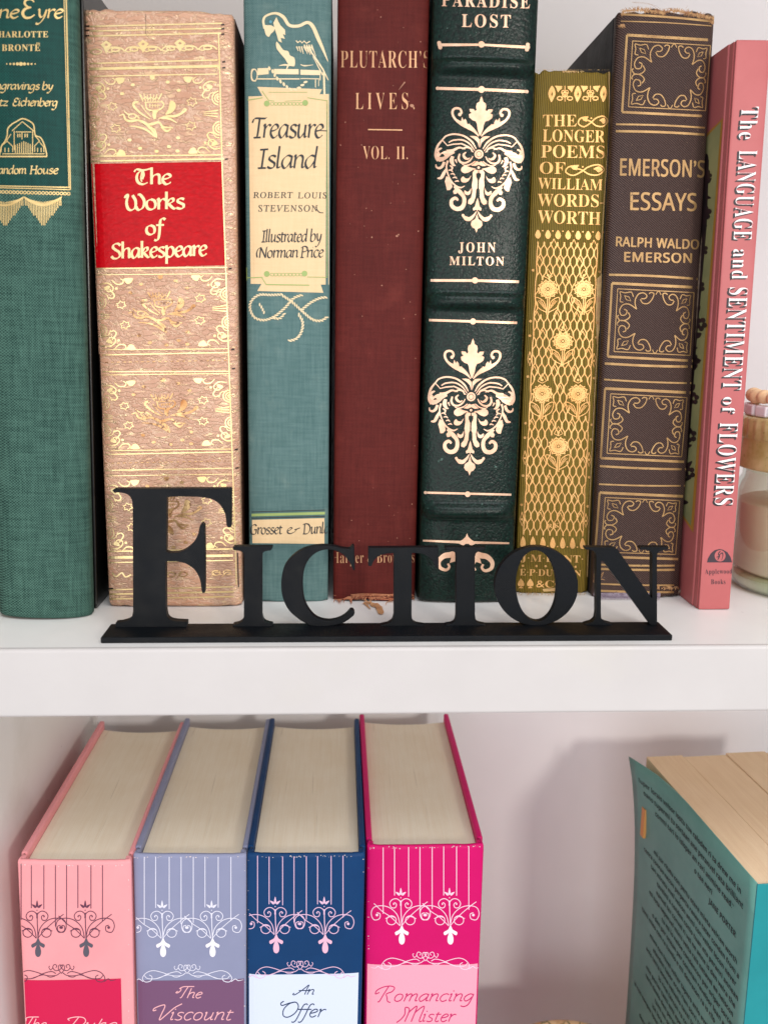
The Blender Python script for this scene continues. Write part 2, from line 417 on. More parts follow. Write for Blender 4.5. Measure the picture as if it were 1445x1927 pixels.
    def pen(s, st, x0, y0, x1, y1, xh, nibw, ang=40, thin=0.22, slant=0.0, gap=0.0, mono=False):
        adv = 0; strokes = []
        for c in st:
            if c == ' ': adv += 6; continue
            a, g = PEN[c]
            for k in g: strokes.append([(p[0] + adv, p[1]) for p in k])
            adv += a + gap
        X = [p[0] + p[1] * slant for k in strokes for p in k]; xm, xM = min(X), max(X)
        kx = (x1 - x0) / (xM - xm)
        for k in strokes:
            P = [(x0 + (p[0] + p[1] * slant - xm) * kx, y0 + (y1 - y0) * (p[0] - xm) / (xM - xm) - p[1] * xh / 10) for p in k]
            s.line(P, nibw, smooth=True, n=5, nib=None if mono else (R(ang), thin))
    def build(s, name, mat, parent, lay=False):
        if not s.P: return None
        L = s.surf.map(s.P, s.O)
        if lay:      # loose threads longer than the spine lie on the shelf in front of it
            Wd = L @ s.surf.M[:3, :3].T + s.surf.M[:3, 3]
            for i in range(len(L)):
                if Wd[i, 2] < .0006:
                    L[i] = (s.surf.Mi @ np.append(onz(*s.P[i], .0006 + (s.O[i] - s.off) * 3), 1))[:3]
        if s.clip:
            ok = np.abs(L[:, 0]) < s.clip
            s.F = [f for f in s.F if all(ok[i] for i in f)]
            used = sorted({i for f in s.F for i in f}); ix = {u: k for k, u in enumerate(used)}
            L = L[used]; s.F = [tuple(ix[i] for i in f) for f in s.F]
        o = meshobj(name, L, s.F, mat, parent)
        s.P, s.F, s.O = [], [], []
        me = o.data
        # one facing direction: towards the camera
        bm = bmesh.new(); bm.from_mesh(me)
        e = Vector(s.surf.e)
        bad = [f for f in bm.faces if f.normal.dot(e - f.calc_center_median()) < 0]
        if bad: bmesh.ops.reverse_faces(bm, faces=bad)
        bm.to_mesh(me); bm.free()
        return o

# ------------------------------------------------------------------ a book
class Book:
    def __init__(s, name, label, tl, tr_, bl, br, z0=0.0, depth=0.15, bulge=0.006, p=2.4, bands=(), group=None, yplane=None,
                 H=None, lean=None, width=None):
        if yplane is None:
            m = onz((bl[0] + br[0]) / 2, (bl[1] + br[1]) / 2, z0); y = m[1]
        else: y = yplane
        a = [ony(*q, y) for q in (tl, tr_, bl, br)]
        wt, wb = a[1][0] - a[0][0], a[3][0] - a[2][0]
        s.w = width or (wt + wb) / 2
        dx = ((a[0] + a[1]) - (a[2] + a[3]))[0] / 2; dz = ((a[0] + a[1]) - (a[2] + a[3]))[2] / 2
        s.lean = math.atan2(dx, dz) if lean is None else lean
        s.H = H or math.hypot(dx, dz)
        xc = (a[2][0] + a[3][0]) / 2
        if yplane is not None: xc -= math.tan(s.lean) * ((a[2][2] + a[3][2]) / 2 - z0)
        lift = abs(math.sin(s.lean)) * s.w / 2
        s.root = thing(name, label, 'book', (xc, y, z0 + lift), (0, s.lean, 0), group)
        s.RM = Matrix.Translation((xc, y, z0 + lift)) @ Matrix.Rotation(s.lean, 4, 'Y')
        s.bulge, s.p, s.depth = bulge, p, depth
        s.bands = []
        s.surf = Surf(s.RM, s.prof)
        # bands are given as photo rows at the spine's middle
        bb = []
        for y0, y1, h in bands:
            xm = (tl[0] + tr_[0]) / 2 + ((bl[0] + br[0]) - (tl[0] + tr_[0])) / 2 * ((y0 + y1) / 2 - tl[1]) / (bl[1] - tl[1])
            L = s.surf.map([(xm, y0), (xm, y1)], 0.0); bb.append(((L[0][2] + L[1][2]) / 2, abs(L[0][2] - L[1][2]) / 2, h))
        s.bands = bb
    def prof(s, x, z):
        u = np.clip(np.abs(x) / (s.w / 2), 0, 0.9995)
        y = s.bulge * (1 - (1 - u ** s.p) ** (1 / s.p))
        for zc, hw, h in s.bands:
            q = np.clip(np.abs(z - zc) / hw, 0, 1)
            y = y - h * (0.5 + 0.5 * np.cos(math.pi * q ** 1.6)) * (1 - u ** 6)
        return y
    def spine(s, mat, nu=48, nz=150, side=0.0035, th=0.0013, wob=0.0, endr=0.0012, name='spine', seed=1, inset=0.0012):
        rs = np.random.RandomState(seed)
        ang = np.linspace(-1, 1, nu + 1) * math.pi / 2
        u = np.sign(ang) * np.abs(np.sin(ang)) ** (2 / s.p) * 0.9995
        xs = u * s.w / 2
        zz = [0, .0002, .0005, .0009, .0014, .002]
        zz = zz + list(np.linspace(.003, s.H - .003, nz)) + [s.H - k for k in zz[::-1]]
        V = []; F = []
        yb = s.bulge + side
        kf = np.array([.1, .25, .3, .25, .1]); n1 = np.convolve(rs.randn(nu + 5), kf, 'same') * wob * .5
        n2 = np.convolve(rs.randn(nu + 5), kf, 'same') * wob * .5
        X = np.concatenate([[-s.w / 2 + inset, -s.w / 2 + inset * .1], xs, [s.w / 2 - inset * .1, s.w / 2 - inset]])
        nc = len(X)
        for z in zz:
            e = min(z, s.H - z); r = 0.0
            if e < endr: r = endr * (1 - math.sqrt(max(0, 1 - (1 - e / endr) ** 2)))
            y = s.prof(X[2:-2], np.full(len(xs), z)) + r
            Y = np.concatenate([[yb + .003, yb], y, [yb, yb + .003]])
            f = 1 - min(1, e / .004)
            for i in range(nc):
                dz = (n2[i] if z > s.H / 2 else n1[i]) * f
                V.append((X[i] * (1 - r / (s.w)), Y[i], max(0, z + dz) if z < s.H / 2 else z + dz))
        nr = len(zz)
        F = [(j * nc + i, j * nc + i + 1, (j + 1) * nc + i + 1, (j + 1) * nc + i) for j in range(nr - 1) for i in range(nc - 1)]
        o = meshobj(name, V, F, mat, s.root, True)
        m = o.modifiers.new('thick', 'SOLIDIFY'); m.thickness = th; m.offset = -1 if True else 1
        s.sp = o; return o
    def boards(s, mat, th=0.0028, over=0.0, gap=0.0055, names=('front_cover', 'back_cover'), y0=None, mat2=None, b=.0006):
        yb = s.bulge + gap if y0 is None else y0
        s.yb = yb; s.bth = th
        s.bo = []
        for sg, nm, mt in ((1, names[0], mat), (-1, names[1], mat2 or mat)):
            xo = sg * (s.w / 2 + over); xi = xo - sg * th
            s.bo.append(boxm(nm, min(xo, xi), max(xo, xi), yb, s.depth, 0, s.H, mt, s.root, b))
        s.over = over
        return s.bo
    def block(s, mat, sq=0.003, round_=0.006, ysp=None, name='page_block'):
        xi = s.w / 2 + s.over - s.bth - .0002
        n = 16; ys0 = s.bulge + .0016 if ysp is None else ysp
        pts = []
        for i in range(n + 1):                                   # back of the spine, rounded
            u = -1 + 2 * i / n; pts.append((u * xi, max(s.prof(np.array([u * xi * .98]), np.array([-1.0]))[0] + .0022, ys0 - s.bulge)))
        for i in range(n + 1):                                   # concave fore edge
            u = 1 - 2 * i / n; pts.append((u * xi, s.depth - sq - round_ * (1 - u * u)))
        V = [(x, y, sq) for x, y in pts] + [(x, y, s.H - sq) for x, y in pts]
        N = len(pts)
        F = [tuple(range(N))[::-1], tuple(range(N, 2 * N))] + [(i, (i + 1) % N, N + (i + 1) % N, N + i) for i in range(N)]
        return meshobj(name, V, F, mat, s.root)
    def art(s, off=0.00012):
        a = Art(s.surf, off); a.clip = s.w / 2 * .992; return a
# ------------------------------------------------------------------ the bookcase
def white(name, c1, c2, rough):
    t = NT(name); c = t.mix(t.ramp(t.noise(26, 4), .3, .7), s2l(c1), s2l(c2))
    c = t.mix(t.ramp(t.noise(900, 2), .77, .82, 0, .5), c, s2l('#8c857c'))
    c = t.mix(t.ramp(t.noise(14, 5), .58, .72, 0, .35), c, s2l('#cfcabf'))
    return t.fin(c, t.ramp(t.noise(40, 4), .3, .7, rough - .07, rough + .12), 0, t.bump(t.math('ADD', t.noise(1500, 2), t.math('MULTIPLY', t.noise(120, 3), 1.5)), .00003, 1.0), .4)
WHITE = white('white_melamine', '#f1eeea', '#edeae6', .34)
WALLM = plain('back_panel_paint', '#e7e5e7', '#e3e1e3', 0.55, 18, 0.00002, 1600, 0.3)
YB = 0.205; YF = -0.0143; ZT = -0.0293; ZB = -0.372
US = struct(boxm('upper_shelf', -0.1573, 0.62, YF + .0010, YB - .0005, ZT, 0, WHITE, None, 0))
EDGE = white('dimmed_front_edge', '#ccc7c4', '#c7c2bf', .36)  # shelf's own white, darkened in colour to hold down the front light
boxm('dimmed_front_edge', -0.1573, 0.62, YF, YF + .0040, ZT - .00004, .00004, EDGE, US, 0.0013, 4)
struct(boxm('lower_shelf', -0.1573, 0.62, YF, YB - .0005, ZB - .022, ZB, WHITE, None, 0.0011, 4))
struct(boxm('unseen_top_shelf', -0.1573, 0.62, YF, YB - .0005, 0.345, 0.375, WHITE, None, 0.0015, 4))  # unseen shelf above the view, added to block overhead light from the wall
struct(boxm('back_wall', -0.36, 0.66, YB, YB + .006, ZB - .1, 0.42, WALLM, None, 0))
struct(boxm('side_panel', -0.1765, -0.1578, YF - .0004, YB - .0005, ZB - .1, 0.42, WHITE, None, 0.0008, 3))
struct(boxm('side_panel', 0.6205, 0.64, YF, YB - .0005, ZB - .1, 0.42, WHITE, None, 0.0008, 3))
# faint marks on the shelf: a dried drip line and small scuffs
sh_front = Surf(Matrix.Translation((0, YF, 0)), lambda x, z: np.zeros_like(x))
a = Art(sh_front, 0.00006)
a.z(0, 1180, 4.817)
a.line([(292, 300), (295, 350), (290, 420), (296, 480), (293, 560), (300, 640), (303, 700), (304, 775), (316, 795)], [2, 5, 3, 6, 3, 7, 4, 6, 2], smooth=True)
o = a.build('paint_drip', plain('drip', '#f6f4f2', None, .4), None); o['kind'] = 'structure'

# ------------------------------------------------------------------ upper shelf
PAGE = pages('page_edges', '#c9b189', '#ead9b4')
PAGEY = pages('page_edges_old', '#a98a56', '#d1b887')
BLACKB = plain('black_board', '#0c0b0b', '#161414', 0.42, 40, 0.00005, 300, 0.4)

# 1 --- Jane Eyre
B = Book('linen_book', 'green linen book with gilt fringe under its title, leftmost on the upper shelf',
         (-62, 0), (136, 0), (-10, 1167), (166, 1167), depth=0.158, bulge=0.0085, p=2.2)
B.H += 0.016
LIN = cloth('green_linen', '#0a2b27', '#52776a', 0.0012, None, 0, .85, .00012, .2)
B.spine(LIN, seed=3)
B.boards(plain('black_boards', '#060707', '#0d0f0e', 0.3, 40, 0.00004, 200, 0.5), gap=.0085)
B.block(PAGE)
GOLDJ = foil('pale_gilt', '#e8cb8c', '#cfae6e', 0.42, 0.45, '#4f8a7c', .70)
a = B.art(0.00008); a.z(0, 0, 3.0104)
a.patch((-160, -60), (368, -60), (395, 1068), (-120, 1050), 24, 30)
a.build('title_panel', cloth('panel_cloth', '#022a26', '#0b4a42', 0.00108, None, 0, .6, .00004, .2), B.sp)
a = B.art(0.00018); a.z(0, 0, 3.0104)
a.pen('Jane', -128, 103, 108, 103, 46, 13, 42, .25, .12)
a.line([(196, 12), (178, -4), (152, 0), (143, 20), (158, 38), (178, 42)], [6, 12, 14, 13, 10, 6], True)
a.line([(180, 42), (146, 52), (132, 76), (146, 100), (175, 100), (200, 84)], [8, 14, 17, 14, 11, 6], True)
a.pen('yre', 205, 103, 356, 103, 48, 13, 42, .25, .12)
a.text('CHARLOTTE', -40, 212, 275, 212, 34, 'bold', 1.1)
a.text('BRONTE', 14, 289, 230, 289, 36, 'bold', 1.1); a.dot(212, 246, 4); a.dot(224, 246, 4)
for k in range(9): a.dot(42 + k * 20, 363 - 0.0 * k, [4, 6, 7, 9, 11, 9, 7, 6, 4][k], 10)
a.pen('Engravings', -52, 506, 228, 508, 27, 8, 42, .3, .16); a.pen('by', 245, 508, 302, 508, 27, 8, 42, .3, .16)
a.pen('Fritz', -70, 598, 50, 600, 27, 8, 42, .3, .16); a.pen('Eichenberg', 78, 600, 326, 602, 28, 8, 42, .3, .16)
a.pen('Random', -40, 985, 152, 985, 29, 8, 42, .3, .1); a.pen('House', 172, 985, 330, 985, 29, 8, 42, .3, .1)
for P in ([(0, 886), (12, 830), (32, 800), (44, 770), (48, 730), (70, 705), (95, 690), (130, 673), (165, 684), (192, 706), (198, 740), (204, 768), (232, 780), (250, 812), (262, 850), (268, 884)],
          ):
    a.line(P, 7, True)
a.line([(-6, 887), (270, 887)], 8)
for P in ([(72, 742), (130, 690), (196, 744)], [(84, 742), (84, 850)], [(188, 742), (188, 860)], [(92, 748), (180, 748)], [(10, 862), (12, 828), (44, 800), (76, 830), (76, 862)],
          [(200, 862), (200, 826), (224, 802), (250, 832), (252, 862)], [(18, 872), (255, 872)], [(128, 750), (128, 790)], [(66, 760), (40, 800)], [(202, 770), (228, 800)]):
    a.line(P, 5)
for k in range(9): a.line([(90 + k * 12, 800 + 16 * abs(k - 4) / 3), (90 + k * 12, 868)], 5)
for x in (104, 116, 145, 158): a.line([(x, 758), (x, 778)], 6)
for x in (32, 52, 216, 236): a.line([(x, 838), (x, 862)], 5)
a.line([(364, -20), (392, 1062)], 4); a.line([(376, -20), (400, 1075)], 7)
a.line([(-60, 1052), (398, 1062)], 6); a.line([(-60, 1062), (400, 1075)], 5)
for k in range(22): a.ring(-40 + k * 20.5, 1086 + k * .55, 8, 5, n=10)
for c0, c1 in ((-75, 138), (140, 352)):
    cm = (c0 + c1) / 2; hw = (c1 - c0) / 2
    top = [(c0 + (c1 - c0) * t, 1112 + 34 * (1 - (2 * t - 1) ** 2)) for t in np.linspace(0, 1, 13)]
    bot = [(x, y + 10 + 12 * (1 - ((x - cm) / hw) ** 2)) for x, y in top[::-1]]
    a.fill(top + bot)
    n = 22
    for k in range(n + 1):
        x = c0 + 6 + (c1 - c0 - 12) * k / n; q = 1 - abs(2 * k / n - 1)
        a.line([(x, 1125 + 20 * q), (x + 2, 1165 + 118 * min(1, q * 1.05) // 14 * 14)], 4.6)
a.build('gilt_lettering', GOLDJ, B.sp)

# 2 --- Shakespeare
B = Book('leather_book', 'thick tan leather book with gilt thistles and red title label, behind the big letter',
         (157, 19), (437, 19), (202, 1144), (457, 1142), depth=0.15, bulge=0.0046, p=4.2)
TAN = wrinkled('tan_leather', '#be8a6c', '#d4a688', '#f6dabc', .29)
B.spine(TAN, seed=5, wob=.0012, endr=.0022)
B.boards(leather('brown_board_leather', '#2a1610', '#5d3a28', 700, .0001, .5), gap=.004)
B.block(PAGEY)
a = B.art(0.0001); a.z(0, 0, 3.0104)
a.patch((520, 928), (1258, 916), (1280, 1503), (548, 1520), 30, 10)
RED = leather('red_label', '#ac020e', '#c20614', 500, 0.00009, 0.33, 0.18, (1, 1, 1.8))
a.build('title_label', RED, B.sp)
GOLDS = foil('bright_gilt', '#ffe9b0', '#f3d593', 0.33, 0.75, '#d0a078', .68)
GOLDW = foil('worn_dim_gilt', '#f3cf96', '#a06a3c', 0.3, 0.8, '#7d4f30', .54)  # worn foil, also darkened in colour to imitate its dark reflection
BLKT = plain('tarnish', '#140b08', '#241510', .6)
a = B.art(0.00016); a.z(150, 0, 4.817)
for (x0, y0, x1, y1, wd) in ((90, 240, 1290, 212, 13), (90, 282, 1290, 258, 13), (90, 328, 1284, 302, 14), (90, 577, 1252, 545, 13), (92, 626, 1262, 600, 25), (98, 693, 1252, 672, 11)):
    a.line([(x0, y0), (x1, y1)], wd)
def chain(a, x0, x1, yf, w=12, flowers=True):
    n = 6; 
    for k in range(n):
        cx = x0 + (x1 - x0) * (k + .5) / n; y = yf(cx); s = (x1 - x0) / n
        a.ring(cx, y + 2, s * .22, w, 16, n=12)
        a.line([(cx - s * .5, y + 18), (cx - s * .32, y - 12), (cx, y - 22), (cx + s * .32, y - 10), (cx + s * .5, y + 18)], w, True)
        a.line([(cx - s * .48, y + 14), (cx - s * .3, y + 26), (cx - s * .15, y + 18)], w * .8, True)
        if flowers and k % 2 == 0:
            fx = cx - s * .5
            a.fill([(fx, y + 42), (fx - 20, y - 5), (fx - 52, y - 45), (fx - 30, y - 62), (fx, y - 82), (fx + 30, y - 62), (fx + 52, y - 45), (fx + 20, y - 5)], holes=[[(fx, y - 28), (fx - 16, y - 42), (fx, y - 54), (fx + 16, y - 42)]])
chain(a, 245, 1245, lambda x: 452 - (x - 245) * .022, 13)
a.line([(100, 470), (130, 450), (170, 448), (205, 470), (165, 492), (125, 488), (100, 470)], 11, True)
sx = lambda y: 0
a.build('gilt_bands', GOLDS, B.sp)
def star(a, x, y, r):
    P = []
    for k in range(12):
        rr = r if k % 2 == 0 else r * .62; P.append((x + rr * math.cos(k * math.pi / 6 + .3), y + rr * .85 * math.sin(k * math.pi / 6 + .3)))
    a.line(P, 9, closed=True)
def corner(a, x, y, fx, fy):
    f = lambda P: [(x + fx * p[0], y + fy * p[1]) for p in P]
    a.line(f([(0, 60), (70, 50), (120, 90), (110, 130), (70, 130), (60, 100)]), [6, 14, 12, 10, 12, 8], True)
    a.line(f([(110, 20), (150, 60), (200, 60), (215, 30), (190, 10)]), [6, 12, 14, 10, 8], True)
    a.line(f([(90, 110), (130, 170), (110, 200), (75, 190)]), [12, 14, 10, 12], True)
    a.fill(f([(220, 10), (300, 8), (285, 50), (250, 62), (232, 42)]), True)
    a.fill(f([(40, 90), (90, 75), (85, 110), (50, 120)]), True)
    a.dot(*f([(150, 105)])[0], 13); a.line(f([(20, 150), (60, 160), (80, 210)]), 9, True)
def thistle_panel(a, centre=True, left=True, right=True):
    if centre:
        cx, cy = 655, 1000
        a.line([(545, 850), (570, 905), (600, 880), (622, 905), (650, 880), (676, 905), (700, 878), (722, 900), (748, 845)], 13)
        for k in range(7): a.line([(556 + k * 30, 858 - (k % 2) * 6), (578 + k * 22, 922)], 8)
        a.line([(590, 930), (740, 925)], 9)
        a.line([(600, 925), (612, 985), (665, 1002), (735, 990), (765, 950), (742, 915)], 14, True)
        for k in range(4): a.line([(640 + k * 24, 945), (640 + k * 24, 975)], 8)
        a.line([(630, 958), (735, 955)], 6)
        a.fill([(665, 1000), (720, 1000), (700, 1030), (695, 1075), (675, 1085), (660, 1050)])
        a.line([(540, 925), (500, 930), (495, 965), (560, 1030), (640, 1080)], [10, 26, 22, 18, 8], True)
        a.line([(560, 950), (600, 1010), (650, 1060)], 9)
        a.fill([(825, 915), (865, 930), (872, 975), (840, 1020), (780, 1040), (805, 990)], True)
        a.line([(715, 1075), (800, 1055), (880, 1050), (965, 1000), (945, 990), (915, 1040)], [8, 22, 24, 18, 10, 6], True)
        a.line([(740, 1070), (820, 1080), (885, 1115)], [14, 20, 6], True)
        a.line([(360, 1052), (400, 1040), (420, 1085), (470, 1100), (530, 1090), (600, 1120), (650, 1170), (690, 1220)], [6, 16, 18, 24, 18, 26, 24, 16], True)
        a.ring(480, 1055, 34, 12, 22, n=12); a.line([(400, 1000), (440, 1035), (500, 1035), (545, 1075)], [6, 14, 10, 14], True)
        a.line([(450, 1143), (520, 1150), (600, 1175), (690, 1240)], [5, 14, 18, 18], True)
        a.line([(600, 1130), (660, 1125), (720, 1110), (760, 1150), (850, 1160)], [14, 26, 20, 18, 10], True)
        a.line([(740, 1150), (790, 1190), (830, 1170)], [14, 22, 8], True); a.line([(650, 1150), (690, 1190), (700, 1250)], [10, 12, 16], True)
        for x, y in ((485, 770), (800, 745), (900, 820), (388, 850), (455, 1270), (550, 1345), (700, 1372), (812, 1330), (895, 1250), (890, 1370)): a.dot(x, y, 20, 10, 15)
        a.fill([(638, 688), (685, 686), (682, 715), (660, 730), (642, 715)])
    if left:
        star(a, 300, 965, 46); star(a, 330, 1165, 48)
        corner(a, 110, 700, 1, 1); corner(a, 118, 1418, 1, -1)
        for y in (940, 1215):
            for r in (60, 36, 14): a.ring(104, y, r, 9, r * 1.0, -85, 85, 12)
        for k in (-1, 0, 1): a.line([(112, 1075 + k * 30), (190, 1075 + k * 12)], [10, 4])
    if right:
        star(a, 1020, 925, 50); star(a, 1010, 1142, 50)
        corner(a, 1245, 690, -1, 1); corner(a, 1290, 1400, -1, -1)
        for y in (890, 1165):
            for r in (62, 38, 15): a.ring(1265 + (y - 890) * .03, y, r, 13, r, 95, 265, 12)
        for k in (-1, 0, 1): a.line([(1255, 1030 + k * 30), (1125, 1030 + k * 12)], [14, 5])
def panelT(a, tl, tr_, bl):
    xv = (np.array(tr_) - tl) / 1170.0; yv = (np.array(bl) - tl) / 735.0
    a.T = (0, 0, 1.0); o = np.array(tl, float) - 100 * xv - 685 * yv; a.affine(o, xv, yv)
a = B.art(0.00017); a.z(150, 0, 4.817); thistle_panel(a)
a.line([(105, 1418), (1300, 1404)], 12); a.line([(105, 1462), (1312, 1440)], 14)
a.build('gilt_thistle', GOLDS, B.sp)
a = B.art(0.00017)
panelT(a, (186, 521), (428, 514), (190, 662)); thistle_panel(a, False, True, True)
panelT(a, (191, 714), (432, 708), (198, 848)); thistle_panel(a, False, True, True)
panelT(a, (198, 901), (439, 893), (204, 1043)); thistle_panel(a, False, True, True)
a.z(150, 490, 2.875)
for y0, y1, wd in ((44, 38, 6), (78, 72, 4), (484, 478, 4), (512, 498, 6), (602, 600, 6), (620, 612, 4), (1030, 1020, 4), (1050, 1036, 6), (1136, 1124, 6), (1166, 1156, 4),
                   (1575, 1560, 7), (1608, 1596, 14), (1635, 1622, 6), (1782, 1765, 7), (1806, 1792, 9), (1832, 1818, 7)):
    f = (y0 - 44) / 1800; a.line([(92 + f * 55, y0), (800 + f * 35, y1)], wd)
a.line([(178, 1690), (200, 1710), (230, 1690), (250, 1712), (280, 1700)], 8, True)
a.build('gilt_edging', GOLDS, B.sp)
a = B.art(0.00017)
panelT(a, (186, 521), (428, 514), (190, 662)); thistle_panel(a, True, False, False)
panelT(a, (191, 714), (432, 708), (198, 848)); thistle_panel(a, True, False, False)
panelT(a, (198, 901), (439, 893), (204, 1043)); thistle_panel(a, True, False, False)
a.z(150, 490, 2.875)
for y0, sl in ((552, -.016), (1098, -.02)):
    for k in range(21): a.line([(140 + k * 32, y0 + sl * k * 32), (156 + k * 32, y0 + sl * k * 32 - 1)], 4)
for cx in (495, 560, 740, 800): a.ring(cx, 1700 - (cx - 490) * .04, 22, 6, 13, n=12); a.line([(cx - 30, 1712), (cx, 1685), (cx + 30, 1700)], 5, True)
a.build('worn_dim_thistle', GOLDW, B.sp)
a = B.art(0.00019)
a.z(0, 0, 1)
P = [(411.5, 62), (414, 140), (418, 300), (425, 500), (431, 680), (437, 850), (442, 1000), (445, 1100)]
a.line(P, 2.2, True); a.build('gilt_edge_line', GOLDS, B.sp)
a = B.art(0.00021)
L = [(161.5, 70), (165, 150), (171, 300), (179, 500), (188, 660), (194, 800), (200, 950), (206, 1108)]
a.line(L, 2.0, True)
def lx(y): return np.interp(y, [p[1] for p in L], [p[0] for p in L])
def rx(y): return np.interp(y, [p[1] for p in P], [p[0] for p in P])
for y in (50, 58, 68, 120, 131, 303, 509, 661, 697, 849, 884, 1047, 1053, 1108, 1115, 1124):
    a.line([(lx(y) - 7, y + 1), (lx(y) + 2 + (6 if y in (50, 58, 68, 1108, 1115, 1124) else 0), y - 1)], 2.6)
    a.line([(rx(y) + 5, y - 3), (rx(y) + 11, y - 4)], 2.6)
a.line([(rx(1040) + 4, 1040), (rx(1100) + 4, 1105)], 2.0)
a.z(150, 0, 4.817); a.line([(600, 130), (604, 230), (600, 290), (610, 320)], 2.5)
a.build('tarnish_marks', BLKT, B.sp)['kind'] = 'stuff'
a = B.art(0.0002); a.z(0, 0, 3.0104)
CREAMG = foil('label_gilt', '#f4dfae', '#efd49a', .45, .35)
a.pen('\u0166he', 762, 1044, 970, 1044, 56, 17, 30, .3, 0); a.line([(806, 975), (800, 1010), (806, 1030)], 8, True)
a.pen('Works', 708, 1192, 1045, 1182, 58, 17, 30, .3, 0)
a.pen('of', 832, 1330, 938, 1326, 52, 17, 30, .3, 0)
a.pen('Shakespeare', 634, 1466, 1172, 1448, 56, 16, 30, .3, 0)
a.build('title_lettering', CREAMG, B.sp)

# 3 --- Treasure Island
B = Book('cloth_book', 'blue green cloth book with a parrot above its cream title label on the upper shelf',
         (457, 0), (624, 0), (469, 1134), (617, 1132), depth=0.138, bulge=0.0042, p=2.8)
B.H += .012
BLU = cloth('blue_cloth', '#3f605f', '#6f8b88', 0.0007, '#87988e', .35, .8, .00008, .4)
B.spine(BLU, seed=8, wob=.0012)
B.boards(BLACKB, gap=.004)
B.block(PAGEY)
CREAM = cloth('cream_print', '#e2c294', '#f0d2a6', 0.0007, None, 0, .8, .00005, .25)
a = B.art(0.00008); a.z(440, 0, 3.108)
a.patch((62, 565), (556, 550), (556, 1665), (76, 1660), 20, 24)
a.patch((138, 508), (516, 522), (498, 560), (172, 568), 16, 2)
a.patch((166, 1655), (505, 1655), (524, 1712), (138, 1702), 16, 2)
a.build('title_label', CREAM, B.sp)
a.z(440, 600, 3.011); a.patch((82, 1140), (536, 1128), (536, 1276), (84, 1270), 20, 3)
a.build('publisher_band', CREAM, B.sp)
CRM = plain('cream_ink', '#f0dbb4', '#e9d0a2', .7)
INK = plain('dark_ink', '#2a2c30', '#3a3a3a', .7)
GRN = plain('green_ink', '#93a860', '#a5b872', .7)
a = B.art(0.00014); a.z(440, 0, 3.108)
# parrot
a.line([(180, 168), (174, 120), (192, 92), (245, 78), (290, 100), (325, 148), (380, 152), (430, 132), (462, 155), (492, 222), (520, 285), (550, 360)], [12, 14, 12, 14, 20, 18, 18, 18, 22, 22, 16, 4], True)
a.fill([(178, 150), (200, 148), (222, 150), (240, 165), (232, 186), (218, 198), (206, 216), (190, 205), (182, 182)], True)
a.fill([(232, 135), (250, 100), (262, 128), (275, 150), (300, 175), (302, 205), (288, 200), (300, 228), (275, 222), (282, 250), (262, 240), (252, 205), (240, 170)])
a.fill([(250, 245), (268, 262), (290, 292), (318, 300), (330, 325), (355, 340), (356, 384), (322, 378), (300, 345), (270, 310), (250, 280)], True)
a.line([(338, 360), (318, 385), (310, 405)], [14, 10, 6], True); a.line([(265, 385), (300, 380), (355, 385)], [3, 10, 8], True); a.line([(390, 378), (415, 385), (465, 380)], [4, 8, 2], True)
a.line([(365, 238), (375, 250), (388, 240), (400, 252), (412, 240), (425, 254), (446, 242)], 7)
for k in range(7): a.line([(368 + k * 14, 272), (378 + k * 15, 300 + (k % 3) * 8)], [9, 3])
for k in range(4): a.line([(412 + k * 14, 262), (432 + k * 16, 318 + k * 4)], [8, 3])
a.line([(440, 285), (480, 345), (520, 405), (552, 470)], [5, 11, 9, 5]); a.line([(462, 330), (520, 440)], [3, 8])
# telescope
a.fill([(140, 400), (205, 398), (205, 434), (140, 440)]); a.fill([(235, 404), (380, 405), (380, 436), (235, 434)]); a.fill([(390, 408), (505, 412), (505, 440), (390, 438)])
a.ring(122, 440, 17, 6, 34, n=16); a.line([(140, 462), (385, 462)], 7); a.line([(390, 460), (500, 462)], 5); a.line([(128, 405), (108, 408), (103, 440), (108, 470), (130, 476)], 5, True)
a.line([(505, 405), (505, 470)], 5); a.line([(478, 465), (478, 512)], 5); a.line([(496, 465), (496, 505)], 4); a.line([(526, 420), (530, 556)], 11)
def rope(a, pts, w, step, gap=.62, ang=40):
    w *= 1.15; step *= 1.15
    P = cr(pts, 10); D = [0]
    for i in range(1, len(P)): D.append(D[-1] + np.linalg.norm(P[i] - P[i - 1]))
    P = np.array(P); k = 0; s = step / 2
    while s < D[-1]:
        x = np.interp(s, D, P[:, 0]); y = np.interp(s, D, P[:, 1]); x2 = np.interp(min(s + 2, D[-1]), D, P[:, 0]); y2 = np.interp(min(s + 2, D[-1]), D, P[:, 1])
        t = math.atan2(y2 - y, x2 - x) + R(ang); dx, dy = math.cos(t), math.sin(t); L = w * .62; h = step * gap * .42
        a.fill([(x - dx * L, y - dy * L), (x - dx * L * .3 + dy * h, y - dy * L * .3 - dx * h), (x + dx * L * .6 + dy * h, y + dy * L * .6 - dx * h), (x + dx * L, y + dy * L),
                (x + dx * L * .3 - dy * h, y + dy * L * .3 + dx * h), (x - dx * L * .6 - dy * h, y - dy * L * .6 + dx * h)])
        s += step
rope(a, [(200, 392), (230, 420), (250, 455), (290, 490), (330, 522), (370, 520), (405, 495), (420, 480)], 19, 22)
a.build('parrot_emblem', CRM, B.sp)
rope(a, [(290, 1722), (220, 1725), (150, 1725), (105, 1760), (98, 1810), (125, 1858), (180, 1872), (240, 1850), (300, 1800), (350, 1745), (400, 1725)], 20, 15)
rope(a, [(280, 1725), (340, 1765), (400, 1820), (460, 1868), (510, 1875), (550, 1850)], 20, 15)
rope(a, [(545, 1738), (500, 1745), (450, 1770), (400, 1810)], 20, 15); rope(a, [(300, 1830), (270, 1862), (230, 1860)], 18, 15)
